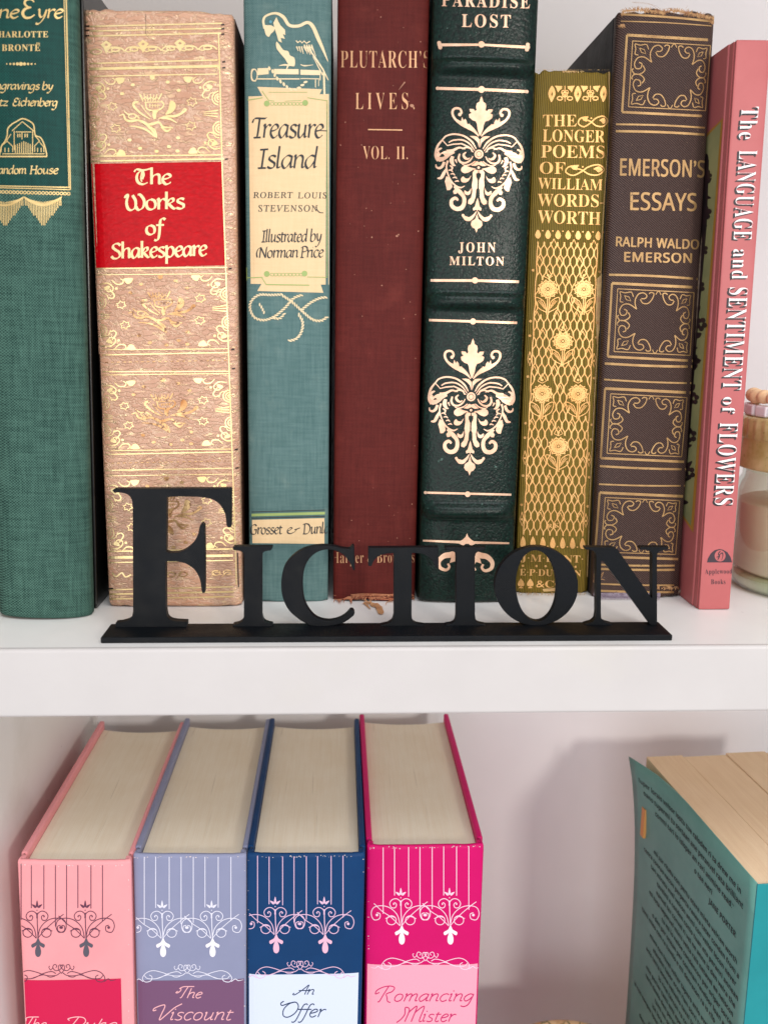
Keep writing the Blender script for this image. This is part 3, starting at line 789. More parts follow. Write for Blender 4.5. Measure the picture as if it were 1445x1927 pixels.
rope(a, [(148, 1775), (165, 1800), (178, 1828)], 16, 15)
a.z(440, 600, 3.011); rope(a, [(365, -30), (388, 10), (390, 50), (375, 90), (350, 115), (318, 124)], 20, 15)
a.build('rope_emblem', CRM, B.sp)
a = B.art(0.0002); a.z(440, 0, 3.108)
a.dot(216, 128, 9); a.build('parrot_eye', plain('eye_blue', '#5f98a6', None, .6), B.sp)
a = B.art(0.00018); a.z(440, 0, 3.108)
a.line([(60, 590), (170, 572)], 5); a.line([(430, 572), (548, 590)], 4); a.line([(66, 590), (80, 1640)], 4); a.line([(546, 590), (544, 1618)], 4)
a.line([(166, 532), (205, 588), (238, 592)], 4); a.line([(205, 540), (430, 540)], 3); a.line([(300, 592), (395, 588)], 3)
a.line([(80, 1625), (170, 1622)], 5); a.line([(430, 1620), (546, 1622)], 4); a.line([(190, 1664), (442, 1668)], 6); a.line([(166, 1625), (190, 1664)], 4)
for x, y in ((194, 606), (418, 602), (194, 1602), (414, 1600)): a.dot(x, y, 17)
for y0 in (606, 1604):
    for k in range(9): a.ring(226 + k * 21, y0 + 2, 13, 3, 8, n=10)
a.build('green_border', GRN, B.sp)
a.z(440, 600, 3.011); a.line([(84, 1112), (534, 1100)], 15)
a.build('green_rule', GRN, B.sp)
a = B.art(0.00018); a.z(440, 0, 3.108)
a.pen('Treasure', 110, 806, 520, 806, 76, 15, 40, .2, .12); a.line([(500, 764), (545, 766)], 5)
a.pen('Island', 142, 984, 488, 984, 74, 15, 40, .2, .12)
a.text('ROBERT', 115, 1158, 345, 1158, 34, 'roman', 1.15, .006); a.text('LOUIS', 375, 1160, 542, 1160, 34, 'roman', 1.15, .006)
a.text('STEVENSON', 145, 1237, 492, 1237, 37, 'roman', 1.15, .006); a.line([(476, 1205), (498, 1240), (525, 1245)], [3, 6, 3], True)
a.pen('Illustrated', 163, 1416, 430, 1414, 44, 9, 40, .25, .12); a.pen('by', 450, 1412, 512, 1412, 44, 9, 40, .25, .12)
a.pen('Norman', 135, 1508, 376, 1506, 42, 9, 40, .25, .12); a.pen('Price', 390, 1506, 522, 1504, 42, 9, 40, .25, .12)
a.build('ink_lettering', INK, B.sp)
a.z(440, 600, 3.011); a.pen('Grosset', 98, 1220, 276, 1218, 36, 8, 40, .25, .08); a.pen('&', 302, 1218, 376, 1212, 34, 8, 40, .25, .1); a.pen('Dunlap', 392, 1218, 570, 1214, 38, 8, 40, .25, .08)
a.line([(84, 1094), (534, 1082)], 4); a.line([(84, 1130), (534, 1118)], 5)
a.build('publisher_lettering', INK, B.sp)
Matrix_ = Matrix

# 4 --- Plutarch
B = Book('maroon_book', 'tall maroon cloth book with a frayed lower edge, between blue green and dark green books',
         (637, 0), (808, 0), (625, 1132), (783, 1132), depth=0.142, bulge=0.0048, p=2.6)
B.H += .012
MAR = cloth('maroon_cloth', '#48130f', '#6a241e', 0.00042, '#84392f', .3, .6, .00005, .5, .2)
B.spine(MAR, seed=11, wob=.0022)
B.boards(cloth('maroon_boards', '#3c0e12', '#571a1f', .00042), gap=.0045)
B.block(PAGEY)
GOLDP = foil('dull_gilt', '#d9a77c', '#c58f66', .5, .35, '#8a4a3a', .64)
a = B.art(0.00014); a.z(440, 0, 3.108)
a.text('PLUTARCH\u2019S', 625, 396, 1143, 398, 98, 'bold', 1.12, -.012)
a.text('LIVES.', 710, 640, 1056, 640, 96, 'bold', 1.5, -.012)
a.line([(785, 758), (985, 761)], 7)
a.text('VOL.', 755, 932, 910, 932, 76, 'bold', 1.1, -.014); a.text('II.', 950, 932, 1016, 932, 74, 'bold', 1.1, -.014)
a.build('gilt_lettering', GOLDP, B.sp)
a.z(440, 600, 3.011); a.text('Harper & Brothers', 560, 1384, 1022, 1380, 62, 'bold', 1.1, -.012)
a.build('publisher_lettering', GOLDP, B.sp)
a = B.art(0.0001); a.z(440, 0, 3.108)
rs = random.Random(4)
for x, y, r in ((955, 1380, 9), (963, 1372, 6), (808, 1388, 5), (865, 1670, 6), (1078, 1352, 5), (775, 1218, 4), (625, 848, 6), (652, 715, 5), (860, 100, 5), (1090, 245, 5), (1040, 620, 12)): a.fill([(x + r * rs.uniform(.5, 1.2) * math.cos(t), y + r * rs.uniform(.5, 1.2) * math.sin(t)) for t in np.arange(0, 6.2, .9)])
for k in range(46):
    x, y, r = rs.uniform(640, 1120), rs.uniform(50, 3300), rs.uniform(1.5, 4); a.fill([(x + r * rs.uniform(.5, 1.3) * math.cos(t), y + r * rs.uniform(.5, 1.3) * math.sin(t)) for t in np.arange(0, 6.2, 1.2)])
a.line([(965, 525), (1000, 480)], [2, 8])
a.build('scuff_marks', plain('scuff', '#b8876a', '#96584a', .8), B.sp)['kind'] = 'stuff'

def fibres(a, x0, x1, yf, n, ln, spread, w, seed, bias=1.0):
    rs = random.Random(seed)
    for k in range(n):
        x = rs.uniform(x0, x1); y = yf(x) + rs.uniform(-2, 2); t = R(90) * bias + rs.uniform(-spread, spread); L = rs.uniform(.3, 1) * ln
        c = rs.uniform(-.8, .8); P = [(x + math.cos(t + c * q) * L * q, y + math.sin(t + c * q) * L * q) for q in (0, .35, .7, 1)]
        a.line(P, [w * rs.uniform(.6, 1.3), w, w * .8, w * .3], True, n=3)
FRAY = plain('frayed_threads', '#c98d66', '#a3583e', .9, 400)
a = B.art(0.0003); a.z(580, 1060, 6.02)
base = lambda x: np.interp(x, [262, 300, 380, 460, 560, 700, 840, 960, 1200], [330, 400, 408, 375, 372, 380, 375, 395, 380])
fibres(a, 262, 1220, base, 150, 55, 1.1, 7, 5)
fibres(a, 500, 1180, lambda x: 352, 190, 40, 1.5, 6, 7)
a.fill([(262, 328), (285, 352), (290, 385), (340, 404), (400, 398), (450, 372), (480, 372), (500, 405), (492, 462), (478, 440), (470, 410), (420, 395), (350, 418), (285, 404), (268, 372)])
a.fill([(480, 350), (600, 338), (760, 340), (958, 350), (1180, 345), (1200, 372), (960, 400), (900, 412), (820, 408), (760, 400), (690, 395), (620, 378), (520, 372)])
a.build('frayed_cloth', FRAY, B.sp, True)['kind'] = 'stuff'
a = B.art(0.0009); a.z(580, 1060, 6.02)
a.fill([(745, 452), (790, 450), (836, 500), (858, 552), (840, 578), (790, 566), (778, 530), (748, 478)]); a.line([(630, 440), (690, 500), (708, 512)], [22, 14, 6], True); a.line([(700, 420), (720, 470), (735, 490)], [16, 22, 8], True)
a.line([(880, 468), (890, 440), (930, 425), (952, 430)], [8, 7, 9, 5], True); a.line([(640, 400), (680, 440), (760, 460), (800, 520)], [10, 14, 12, 8], True)
fibres(a, 640, 850, lambda x: 430 + (x - 640) * .3, 50, 45, 1.5, 6, 9)
a.build('torn_strip', plain('torn_lining', '#d3a273', '#b6794f', .9, 300), B.sp, True)['kind'] = 'stuff'

# 5 --- Paradise Lost
B = Book('green_leather_book', 'dark green leather book with raised bands and gilt scroll ornaments on its spine',
         (820, 0), (1012, 0), (784, 1137), (969, 1135), depth=0.145, bulge=0.0052, p=2.7,
         bands=((108, 144, .0036), (548, 586, .0036), (944, 980, .0036)))
B.H += .02
GRL = leather('green_leather', '#020d09', '#08281f', 950, 0.00016, 0.33, 0.27, (1, 1, 1), '#4f6a60', .12)
B.spine(GRL, seed=14, endr=.003, nz=260)
B.boards(GRL, gap=.0045); B.block(PAGEY)
GOLDR = foil('rose_gilt', '#f8d3b4', '#dba888', .38, .6, '#8f6a4c', .69)
a = B.art(0.00015); a.z(780, 0, 3.108)
a.text('PARADISE', 158, 36, 672, 50, 74, 'bold', 1.22, .0)
a.text('LOST', 275, 158, 560, 162, 74, 'bold', 1.25, .0)
a.line([(142, 263), (390, 262), (662, 277)], [17, 13, 17]); a.dot(390, 260, 19); 
for x, y in ((144, 252), (150, 278), (146, 264), (660, 262), (655, 290), (661, 277)): a.dot(x, y, 12)
a.line([(130, 517), (390, 524), (658, 536)], 17); a.dot(390, 524, 20); a.dot(134, 517, 10); a.dot(655, 536, 10)
a.text('JOHN', 255, 1474, 472, 1476, 56, 'bold', 1.3, .0); a.text('MILTON', 203, 1550, 522, 1553, 50, 'bold', 1.25, .0)
a.line([(94, 1640), (352, 1641), (608, 1648)], 15); a.dot(352, 1640, 18)
a.line([(85, 1872), (341, 1880), (597, 1888)], 14); a.dot(341, 1880, 18)
a.z(780, 600, 3.011)
a.line([(58, 984), (300, 990), (546, 996)], 12); a.dot(300, 993, 16); a.dot(62, 984, 9)
a.line([(48, 1256), (290, 1266), (534, 1271)], [10, 16, 10]); a.fill([(240, 1268), (272, 1250), (288, 1235), (296, 1214), (304, 1235), (322, 1252), (352, 1270), (320, 1285), (296, 1268), (275, 1284)])
for sg in (-1, 1):
    f = lambda P: [(288 + sg * x, y + sg * x * .02) for x, y in P]
    a.line(f([(40, 1300), (75, 1335), (120, 1345), (150, 1375), (145, 1410), (112, 1425), (92, 1408), (100, 1388)]), [8, 34, 30, 24, 20, 16, 14, 12], True)
    a.fill(f([(45, 1330), (80, 1350), (90, 1385), (60, 1375), (48, 1400), (40, 1360)]))
a.line([(255, 1400), (235, 1428)], 10); a.line([(330, 1395), (345, 1425)], 10)
def ornament(a, o, xv, yv):
    """gilt scroll ornament; local x from the axis, y in 0..1550"""
    for sg in (-1, 1):
        a.affine(o, np.array(xv) * sg, yv)
        F = lambda P: [(x, y - 245) for x, y in P]
        a.fill(F([(-1, 245), (14, 280), (22, 312), (50, 328), (58, 365), (50, 402), (66, 418), (84, 396), (132, 394), (124, 424), (104, 440), (136, 456), (128, 492), (92, 522), (54, 534), (40, 565), (30, 625), (8, 692), (-1, 692)]))
        a.line(F([(14, 702), (60, 650), (125, 602), (205, 568), (280, 520), (318, 462), (316, 412), (282, 390), (238, 398), (220, 436), (236, 466)]), [10, 30, 58, 46, 26, 26, 28, 26, 24, 26, 22], True)
        a.fill(F([(120, 612), (120, 560), (150, 575), (158, 530), (178, 505), (192, 528), (212, 488), (220, 535), (240, 545), (190, 600)]))
        a.dot(238, 215, 20)
        a.fill(F([(4, 836), (22, 775), (60, 738), (118, 702), (70, 700), (34, 706), (4, 738)]))
        a.line(F([(38, 846), (88, 768), (180, 704), (290, 684), (380, 706), (424, 752)]), [10, 22, 20, 19, 18, 16], True)
        a.line(F([(52, 868), (112, 792), (200, 748), (300, 754), (352, 780)]), [8, 16, 17, 16, 12], True)
        a.line(F([(66, 884), (120, 826), (205, 790), (300, 798), (365, 815), (424, 752)]), [8, 14, 16, 14, 12, 10], False)
        a.line(F([(424, 752), (470, 815), (492, 890), (488, 945), (455, 985)]), [18, 26, 24, 30, 44], True)
        a.line(F([(160, 850), (230, 835), (300, 868), (370, 880)]), [10, 22, 30, 36], True)
        a.fill(F([(290, 862), (350, 868), (400, 880), (440, 905), (485, 900), (492, 950), (450, 1000), (405, 990), (360, 960), (325, 925), (280, 900)]))
        a.line(F([(425, 845), (455, 858), (470, 885), (450, 905)]), [14, 26, 24, 18], True)
        a.line(F([(82, 880), (100, 842), (150, 830), (200, 850)]), [12, 20, 20, 12], True)
        a.line(F([(72, 930), (100, 975), (150, 1006), (205, 1000), (232, 958), (222, 905)]), [10, 18, 20, 24, 26, 20], True)
        a.line(F([(104, 948), (128, 962), (160, 950), (178, 915), (150, 885)]), [8, 20, 30, 26, 12], True)
        a.line(F([(44, 985), (90, 1020), (150, 1036), (190, 1022)]), [10, 14, 14, 8], True)
        a.fill(F([(-1, 995), (30, 985), (48, 1005), (88, 1035), (40, 1040), (-1, 1022)]))
        a.fill(F([(34, 1072), (90, 1058), (150, 1040), (192, 1060), (196, 1100), (160, 1124), (110, 1112), (70, 1086)]), True)
        a.fill(F([(4, 1088), (46, 1080), (68, 1112), (64, 1190), (72, 1262), (62, 1330), (74, 1395), (105, 1432), (106, 1466), (72, 1478), (44, 1452), (24, 1392), (20, 1310), (8, 1290), (8, 1200), (26, 1160), (28, 1125), (6, 1115)]))
        a.fill(F([(84, 1148), (112, 1182), (150, 1180), (172, 1160), (196, 1186), (188, 1222), (140, 1228), (104, 1200)]), True)
        a.fill(F([(78, 1290), (92, 1318), (118, 1335), (150, 1318), (152, 1350), (118, 1372), (84, 1352)]), True)
        a.line(F([(352, 985), (366, 1050), (350, 1125), (312, 1205), (262, 1260), (200, 1288), (150, 1268)]), [22, 18, 16, 16, 18, 18, 8], True)
        a.line(F([(392, 1000), (412, 1050), (446, 1072), (478, 1060), (484, 1030)]), [30, 32, 26, 20, 12], True)
        a.line(F([(366, 1080), (392, 1130), (420, 1180), (462, 1188)]), [22, 38, 34, 14], True)
        a.fill(F([(330, 1180), (362, 1160), (378, 1220), (362, 1270), (350, 1320), (318, 1318), (290, 1285), (300, 1230)]))
        a.line(F([(300, 935), (310, 985), (290, 1030), (262, 1040)]), [34, 50, 30, 8], True); a.line(F([(268, 970), (250, 1010)]), [22, 8])
        for k in range(4): a.line(F([(344 - k * 26, 1095 + k * 42), (312 - k * 26, 1092 + k * 40), (290 - k * 24, 1115 + k * 36)]), [8, 18, 6], True)
        a.line(F([(330, 1040), (300, 1060), (306, 1095)]), [10, 22, 14], True)
        a.line(F([(270, 1275), (206, 1335), (158, 1392), (150, 1462), (180, 1518), (240, 1528), (288, 1492), (292, 1436), (252, 1408), (218, 1432)]), [24, 50, 42, 44, 50, 46, 44, 38, 36, 22], True)
        a.fill(F([(250, 1290), (282, 1330), (270, 1362), (238, 1358), (225, 1320)]))
        a.fill(F([(-1, 1398), (14, 1440), (26, 1496), (50, 1520), (44, 1545), (8, 1535), (-1, 1560)]))
        a.line(F([(10, 1556), (36, 1600), (80, 1640), (120, 1636), (160, 1606)]), [10, 26, 44, 48, 20], True)
        a.dot(158, 1600 - 245, 16)
        a.fill(F([(-1, 1572), (18, 1640), (58, 1666), (66, 1706), (44, 1738), (18, 1748), (-1, 1796)]))
    a.affine(o, xv, yv)
    a.ring(-4, 660, 42, 18, n=24); a.dot(-4, 660, 27, 16); a.dot(-2, 812, 15)
a.z(790, 140, 6.023); ornament(a, (697, 245), (1, .02), (-.0387, 1))
a.z(780, 600, 3.011); k = 778 / 1550
ornament(a, (330, 110), (.487, .004), (-.0129 * 1, k))
a.aff = None
a.build('gilt_ornament', GOLDR, B.sp)

# 6 --- Wordsworth
B = Book('olive_book', 'short olive ribbed book with an all-over gilt flower lattice below its title',
         (1010, 136), (1157, 133), (967, 1117), (1109, 1117), depth=0.13, bulge=0.0036, p=3.2)
def ribbed(name, c1, c2, worn, period=.00082):
    t = NT(name); x, y, z = t.xyz()
    wob = t.math('MULTIPLY', t.math('SUBTRACT', t.noise(120, 2), .5), 2.0)
    s = t.math('SINE', t.math('ADD', t.math('MULTIPLY', x, 2 * math.pi / period), wob))
    f = t.ramp(t.math('ADD', s, t.math('MULTIPLY', t.noise(900, 3, (1, 1, .2)), 1.0)), -.6, 1.6)
    c = t.mix(f, s2l(c1), s2l(c2)); wf = t.ramp(t.noise(45, 5), .5, .75, 0, .6); c = t.mix(wf, c, s2l(worn))
    return t.fin(c, .6, 0, t.bump(s, .00008, 1.0), .35)
B.spine(ribbed('olive_ribbed_cloth', '#4c3d08', '#8d731f', '#756730'), seed=17, wob=.0016)
B.boards(plain('brown_board', '#241a12', '#3a2a1e', .6), gap=.003); B.block(PAGEY)
GOLDY = foil('yellow_gilt', '#f0bd7a', '#e0a35c', .42, .45, '#b08a44', .7)
a = B.art(0.00014); a.z(1000, 60, 8.03)
for fx in (305, 695, 1085):
    a.fill([(fx, 815), (fx - 42, 880), (fx - 55, 950), (fx - 30, 1020), (fx - 8, 1062), (fx + 25, 1010), (fx + 52, 940), (fx + 40, 870)], True, holes=[[(fx + 2, 900), (fx - 12, 945), (fx, 985), (fx + 14, 940)]])
for fx in (500, 885):
    for sg in (-1, 1):
        a.fill([(fx + sg * x, y) for x, y in ((40, 820), (150, 815), (125, 860), (105, 915), (75, 880), (45, 860))])
        a.ring(fx + sg * 75, 1005, 40, 17, 28, n=14); a.ring(fx + sg * 30, 905, 18, 12, 20, n=10)
    a.ring(fx, 950, 36, 17, 34, n=14); a.line([(fx, 815), (fx, 1055)], 12); a.line([(fx - 60, 920), (fx + 60, 1000)], 10); a.line([(fx + 60, 920), (fx - 60, 1000)], 10)
a.z(780, 0, 3.108)
for st, x0, x1, y0, y1, cp in (('THE', 750, 945, 740, 740, 68), ('LONGER', 748, 1110, 828, 834, 70), ('POEMS', 738, 1110, 922, 926, 72), ('OF', 730, 878, 1016, 1018, 68),
                               ('WILLIAM', 720, 1096, 1104, 1114, 64), ('WORDS-', 718, 1106, 1206, 1212, 72), ('WORTH', 718, 1084, 1304, 1316, 74)):
    a.text(st, x0, y0, x1, y1, cp, 'bold', 1.0, -.006)
for x0, x1, y in ((952, 1128, 712), (878, 1108, 996)):
    w_ = x1 - x0; f = lambda P: [(x0 + p[0] * w_, y + p[1]) for p in P]
    a.line(f([(.35, -28), (.1, -20), (.02, 10), (.2, 30), (.42, 8), (.6, -20), (.85, -32), (.99, -5), (.85, 26), (.62, 24), (.42, -2), (.2, -14)]), 8, True)
    a.fill(f([(.12, -22), (.34, -30), (.3, 0), (.2, -5)])); a.fill(f([(.72, -8), (.86, -22), (.95, -2), (.85, 12), (.78, 0)]), True); a.dot(*f([(.45, -20)])[0], 5)
a.build('gilt_title', GOLDY, B.sp)
a = B.art(0.00014); a.z(0, 0, 1)
def frame(u, v):   # lattice area in photo pixels, u 0..1 across, v 0..1 down
    y = 458 + (1006 - 458) * v; xl = 1011 - 26.5 * v; xr = 1124 - 28 * v; return (xl + (xr - xl) * u, y + (u - .5) * 3)
flw = []
nc, nr = 9, 32
def cell(i, j):  # node positions
    return frame((i + (.5 if j % 2 else 0)) / nc, j / nr)
def masked(x, y):
    return any(abs(x - fx) < 19 and -19 < y - fy < 42 and not (y - fy > 20 and abs(x - fx) > 19 - 0) for fx, fy in flw)
flw = [(1030.5, 544), (1098, 544.5), (1058.5, 642), (1019.5, 741), (1087, 741), (1050, 840)]
def seg(p, q, bow):
    m = ((p[0] + q[0]) / 2 + bow, (p[1] + q[1]) / 2)
    if masked(*m) : return
    a.line([(p[0] + bow * .3, p[1] - 2), (p[0] * .86 + q[0] * .14, p[1] * .72 + q[1] * .28), ((p[0] + q[0]) / 2, (p[1] + q[1]) / 2), (q[0] * .86 + p[0] * .14, q[1] * .72 + p[1] * .28), (q[0] - bow * .3, q[1] + 2)], 1.75, True, n=2)
for j in range(nr):
    for i in range(nc + 1):
        if j % 2 == 0:
            p = cell(i, j)
            if i < nc: seg(p, cell(i, j + 1), 1.5)
            if i > 0: seg(p, cell(i - 1, j + 1), -1.5)
        elif i < nc:
            p = cell(i, j); seg(p, cell(i, j + 1), -1.5); seg(p, cell(i + 1, j + 1), 1.5)
for u in (0.0, 1.0):
    a.line([frame(u, k / 38) if k % 4 else (frame(u, k / 38)[0] + (1.5 if u == 0 else -1.5), frame(u, k / 38)[1]) for k in range(39)], 1.8, True, n=3)
for j in range(1, nr, 2):   # small inner loops
    for i in range(nc):
        if (i + j) % 3 == 0:
            x, y = cell(i, j); y -= 14
            if not masked(x, y): a.line([(x, y - 11), (x - 5, y), (x, y + 10), (x + 5, y), (x, y - 11)], 1.3)
for fx, fy in flw:
    for k in range(9):
        t = k * 2 * math.pi / 9 + .2; cx, cy = fx + 12 * math.cos(t), fy + 11 * math.sin(t)
        a.ring(cx, cy, 5.2, 2.2, 5, n=9); a.dot(cx, cy, 3.0, 6); a.line([(fx + 4 * math.cos(t), fy + 4 * math.sin(t)), (cx, cy)], 1.3)
    a.ring(fx, fy, 4.6, 1.6, n=10); a.dot(fx, fy, 2.2, 8)
    for k in range(14):
        t = k * 2 * math.pi / 14; a.dot(fx + 18.5 * math.cos(t), fy + 17 * math.sin(t), 1.5, 6)
    a.line([(fx - 1, fy + 17), (fx - 2.5, fy + 48)], 1.8); a.line([(fx + 2.5, fy + 17), (fx + .5, fy + 48)], 1.8)
    for sg in (-1, 1):
        f = lambda P: [(fx - 1 + sg * x, fy + y) for x, y in P]
        a.line(f([(2, 44), (18, 34), (22, 16), (8, 22), (3, 36), (2, 44)]), 1.5, True)
        for k in range(3): a.line(f([(4 + k * 1, 38 - k * 3), (18 - k * 2.5, 22 + k * 0 - k)]), 1.0)
    a.line([(fx - 8, fy - 24), (fx, fy - 38), (fx + 8, fy - 24), (fx, fy - 20), (fx - 8, fy - 24)], 1.4); a.dot(fx, fy - 26, 2.5, 8)
for u, v0, bot in [(k / 6, -0.028, False) for k in range(7)] + [(k / 6, 1.03, True) for k in range(7)]:
    x, y = frame(u, v0)
    a.fill([(x, y - 9), (x + 5, y - 1), (x + 4, y + 5), (x, y + 8), (x - 4, y + 5), (x - 5, y - 1)] if not bot else [(x, y - 12), (x + 5, y), (x + 3, y + 8), (x - 3, y + 8), (x - 5, y)], True)
    if k < 7: a.dot(x + 9, y + (6 if bot else -7), 1.5, 6)
for v in (.095, .27, .32, .46, .62, .67, .8, .9):
    for sg, u in ((-1, 0), (1, 1)): x, y = frame(u, v); a.dot(x + sg * 6, y, 2.6, 8)
for v in (.4, .74, .95):
    for sg, u in ((-1, 0), (1, 1)):
        x, y = frame(u, v); x += sg * 4; a.line([(x, y - 14), (x - 4, y), (x, y + 13), (x + 4, y), (x, y - 14)], 1.6); a.dot(x, y, 2.4, 8)
a.text('R K', 1030, 994, 1052, 992, 8, 'bold')
a.build('gilt_lattice', GOLDY, B.sp)
a.z(970, 740, 4.817)
a.text('J\u00b7M\u00b7DENT\u00b7', 42, 1524, 608, 1536, 64, 'bold', 1.0, -.004)
a.text('E\u00b7P\u00b7DUTTON', 36, 1650, 590, 1662, 58, 'bold', 1.0, -.004)
a.text('\u2660\u2660', 18, 1752, 160, 1752, 60, 'none'); a.text('&CO', 185, 1758, 440, 1762, 62, 'bold')
for x in (65, 187, 270, 420, 540): a.dot(x, 1562 + x * .02, 11)
a.build('publisher_lettering', GOLDY, B.sp)
a = B.art(0.0002)
a.z(1000, 60, 8.03)
fibres(a, 460, 780, lambda x: 590, 60, 45, 1.0, 5, 31); fibres(a, 100, 1160, lambda x: 572, 70, 16, 1.2, 4, 32)
a.z(0, 0, 1); a.line([(1145, 135), (1144, 240), (1132, 440), (1128, 560), (1117, 760), (1108, 960), (1103, 1110)], [2.2, 1.2, 1.4, 1.2, 1.8, 1.2, 2], True)
a.fill([(1123, 524), (1131, 516), (1130, 600), (1122, 650), (1120, 590)]); 
fibres(a, 972, 1104, lambda x: 1116, 80, 5, 1.2, .8, 33)
a.fill([(1020, 1108), (1045, 1106), (1050, 1112), (1022, 1113)])
a.build('worn_edges', plain('worn_cloth', '#d9b878', '#b98a62', .9, 300), B.sp, True)['kind'] = 'stuff'

# 7 --- Emerson
B = Book('brown_book', 'dark brown book with gilt bordered panels and a frayed head, left of the salmon book',
         (1166, 19), (1348, 27), (1115, 1127), (1282, 1125), depth=0.15, bulge=0.0048, p=2.7)
def twill(name, c1, c2, worn):
    t = NT(name); x, y, z = t.xyz()
    wob = t.math('MULTIPLY', t.math('SUBTRACT', t.noise(300, 2), .5), 3.0)
    s = t.math('SINE', t.math('ADD', t.math('MULTIPLY', t.math('ADD', x, t.math('MULTIPLY', z, 1.25)), 2 * math.pi / .00125), wob))
    n = t.noise(1800, 2); f = t.ramp(t.math('ADD', t.math('MULTIPLY', s, .5), n), .0, 1.05)
    c = t.mix(f, s2l(c1), s2l(c2)); c = t.mix(t.ramp(t.noise(1300, 2), .7, .76, 0, .6), c, s2l(worn))
    return t.fin(c, .5, 0, t.bump(s, .0001, 1.0), .28)
B.spine(twill('brown_twill', '#2c1e1b', '#5a443d', '#a98a70'), seed=21, wob=.0016)
B.boards(leather('black_cover_cloth', '#0d0c0d', '#232023', 500, .00006, .5), gap=.0042); B.block(PAGE)
GOLDE = foil('antique_gilt', '#bb9764', '#97744a', .48, .45, '#6b5038', .62)
a = B.art(0.00014)
def wv(u): return u + .05 * math.sin(math.pi * u)
def emerson_panel(a, tl, tr_, br, bl, outer=True):
    tl, tr_, br, bl = map(np.array, (tl, tr_, br, bl))
    def m(u, v):
        u = wv(u); return tuple((tl * (1 - u) + tr_ * u) * (1 - v) + (bl * (1 - u) + br * u) * v)
    G = lambda P, su, sv: [m(*( (u if su > 0 else 1 - u), (v if sv > 0 else 1 - v))) for u, v in P]
    wsc = np.linalg.norm(tr_ - tl) / 163.0
    for (u0, v0, u1, v1, wd) in ((0, 0, 1, 0, 5.2), (0, 1, 1, 1, 4.6), (0, 0, 0, 1, 4.0)):
        a.line([m(u0 + (u1 - u0) * k / 12, v0 + (v1 - v0) * k / 12) for k in range(13)], wd * wsc)
    i, j = .06, .072
    for (u0, v0, u1, v1) in ((i, j, 1 - i * .7, j), (i, 1 - j, 1 - i * .7, 1 - j), (i, j, i, 1 - j), (1 - i * .7, j, 1 - i * .7, 1 - j)):
        a.line([m(u0 + (u1 - u0) * k / 12, v0 + (v1 - v0) * k / 12) for k in range(13)], 1.7)
    q = .86
    for su in (1, -1):
        for sv in (1, -1):
            a.line(G([(.145 * q, .25), (.107 * q, .24), (.112 * q, .17), (.1 * q, .11), (.16 * q, .122), (.234 * q, .108), (.262 * q, .17)], su, sv), 1.9, True, n=3)
            a.line(G([(.155 * q, .16), (.21 * q, .175), (.235 * q, .23), (.18 * q, .215), (.155 * q, .16)], su, sv), 1.5)
            a.line(G([(.31 * q, .335), (.29 * q, .27), (.29 * q, .2), (.325 * q, .13), (.385 * q, .11), (.43 * q, .145), (.41 * q, .185), (.36 * q, .19)], su, sv), 2.1, True, n=4)
            a.line(G([(.35 * q, .2), (.385 * q, .25), (.45 * q, .25), (.5 * q, .19), (.52 * q, .115), (.48 * q, .1), (.455 * q, .12)], su, sv), 2.1, True, n=4)
            a.line(G([(.31 * q, .335), (.22 * q, .275), (.145 * q, .285), (.108 * q, .36), (.128 * q, .425), (.18 * q, .42), (.195 * q, .365), (.16 * q, .345)], su, sv), 2.1, True, n=4)
            a.line(G([(.21 * q, .385), (.235 * q, .44), (.19 * q, .49), (.12 * q, .5), (.085 * q, .45), (.1 * q, .43)], su, sv), 2.1, True, n=4)
            a.line(G([(.53, .13), (.51, .09), (.49, .075)], su, sv) if False else G([(.47, .125), (.485, .09), (.5, .078)], su, sv), 1.6, True, n=3)
for y0 in ():
    pass
a.z(0, 0, 1)
EM = dict(l=lambda y: np.interp(y, [33, 1122], [1166, 1115]), r=lambda y: np.interp(y, [42, 300, 520, 800, 1000, 1120], [1348, 1331, 1315, 1298, 1286, 1282]))
for q in (((1179, 66), (1342, 76), (1331, 219), (1170, 211)), ((1151, 533), (1311, 541), (1302, 679), (1143, 671)), ((1138, 731), (1298, 739), (1286, 869), (1130, 862)), ((1128, 927), (1284, 934), (1275, 1052), (1119, 1047))):
    emerson_panel(a, *q)
def erule(y, dy, wd, x0=2, x1=4):
    l, r_ = EM['l'](y) + x0, EM['r'](y) - x1
    a.line([(l + (r_ - l) * k / 14, y + dy * k / 14 - 1.6 * math.sin(math.pi * k / 14) * (1 if y < 600 else -.8)) for k in range(15)], wd)
for y, dy, wd in ((27, 14, 4), (40, 9.5, 2), (234, 7, 3.4), (247, 7, 4.4), (517, 8, 4.2), (684, 6, 4.5), (714, 7, 3.2), (877, 6, 4), (911, 3, 3), (1062, 2, 3.6), (1070, 2, 4.2), (1098, 3, 3), (1111, 3, 4)):
    erule(y, dy, wd)
a.z(1100, 0, 3.107)
for dx, dy in ((0, 0), (4.5, 0), (2, 3)):
    a.text('EMERSON\u2019S', 204 + dx, 1024 + dy, 694 + dx, 1036 + dy, 98, 'sans', 1.05); a.text('ESSAYS', 264 + dx, 1226 + dy, 648 + dx, 1232 + dy, 102, 'sans', 1.02)
    a.text('RALPH WALDO', 180 + dx, 1438 + dy, 660 + dx, 1456 + dy, 55, 'sans', 1.05); a.text('EMERSON', 228 + dx, 1528 + dy, 620 + dx, 1536 + dy, 55, 'sans', 1.08)
a.build('gilt_panels', GOLDE, B.sp)
a = B.art(0.0003); a.z(1140, 0, 6.568)
top = lambda x: np.interp(x, [180, 230, 400, 560, 700, 800, 1000, 1350], [190, 120, 110, 125, 145, 120, 145, 225])
fibres(a, 190, 1350, lambda x: top(x) + 20, 330, 60, .9, 6, 41, -1)
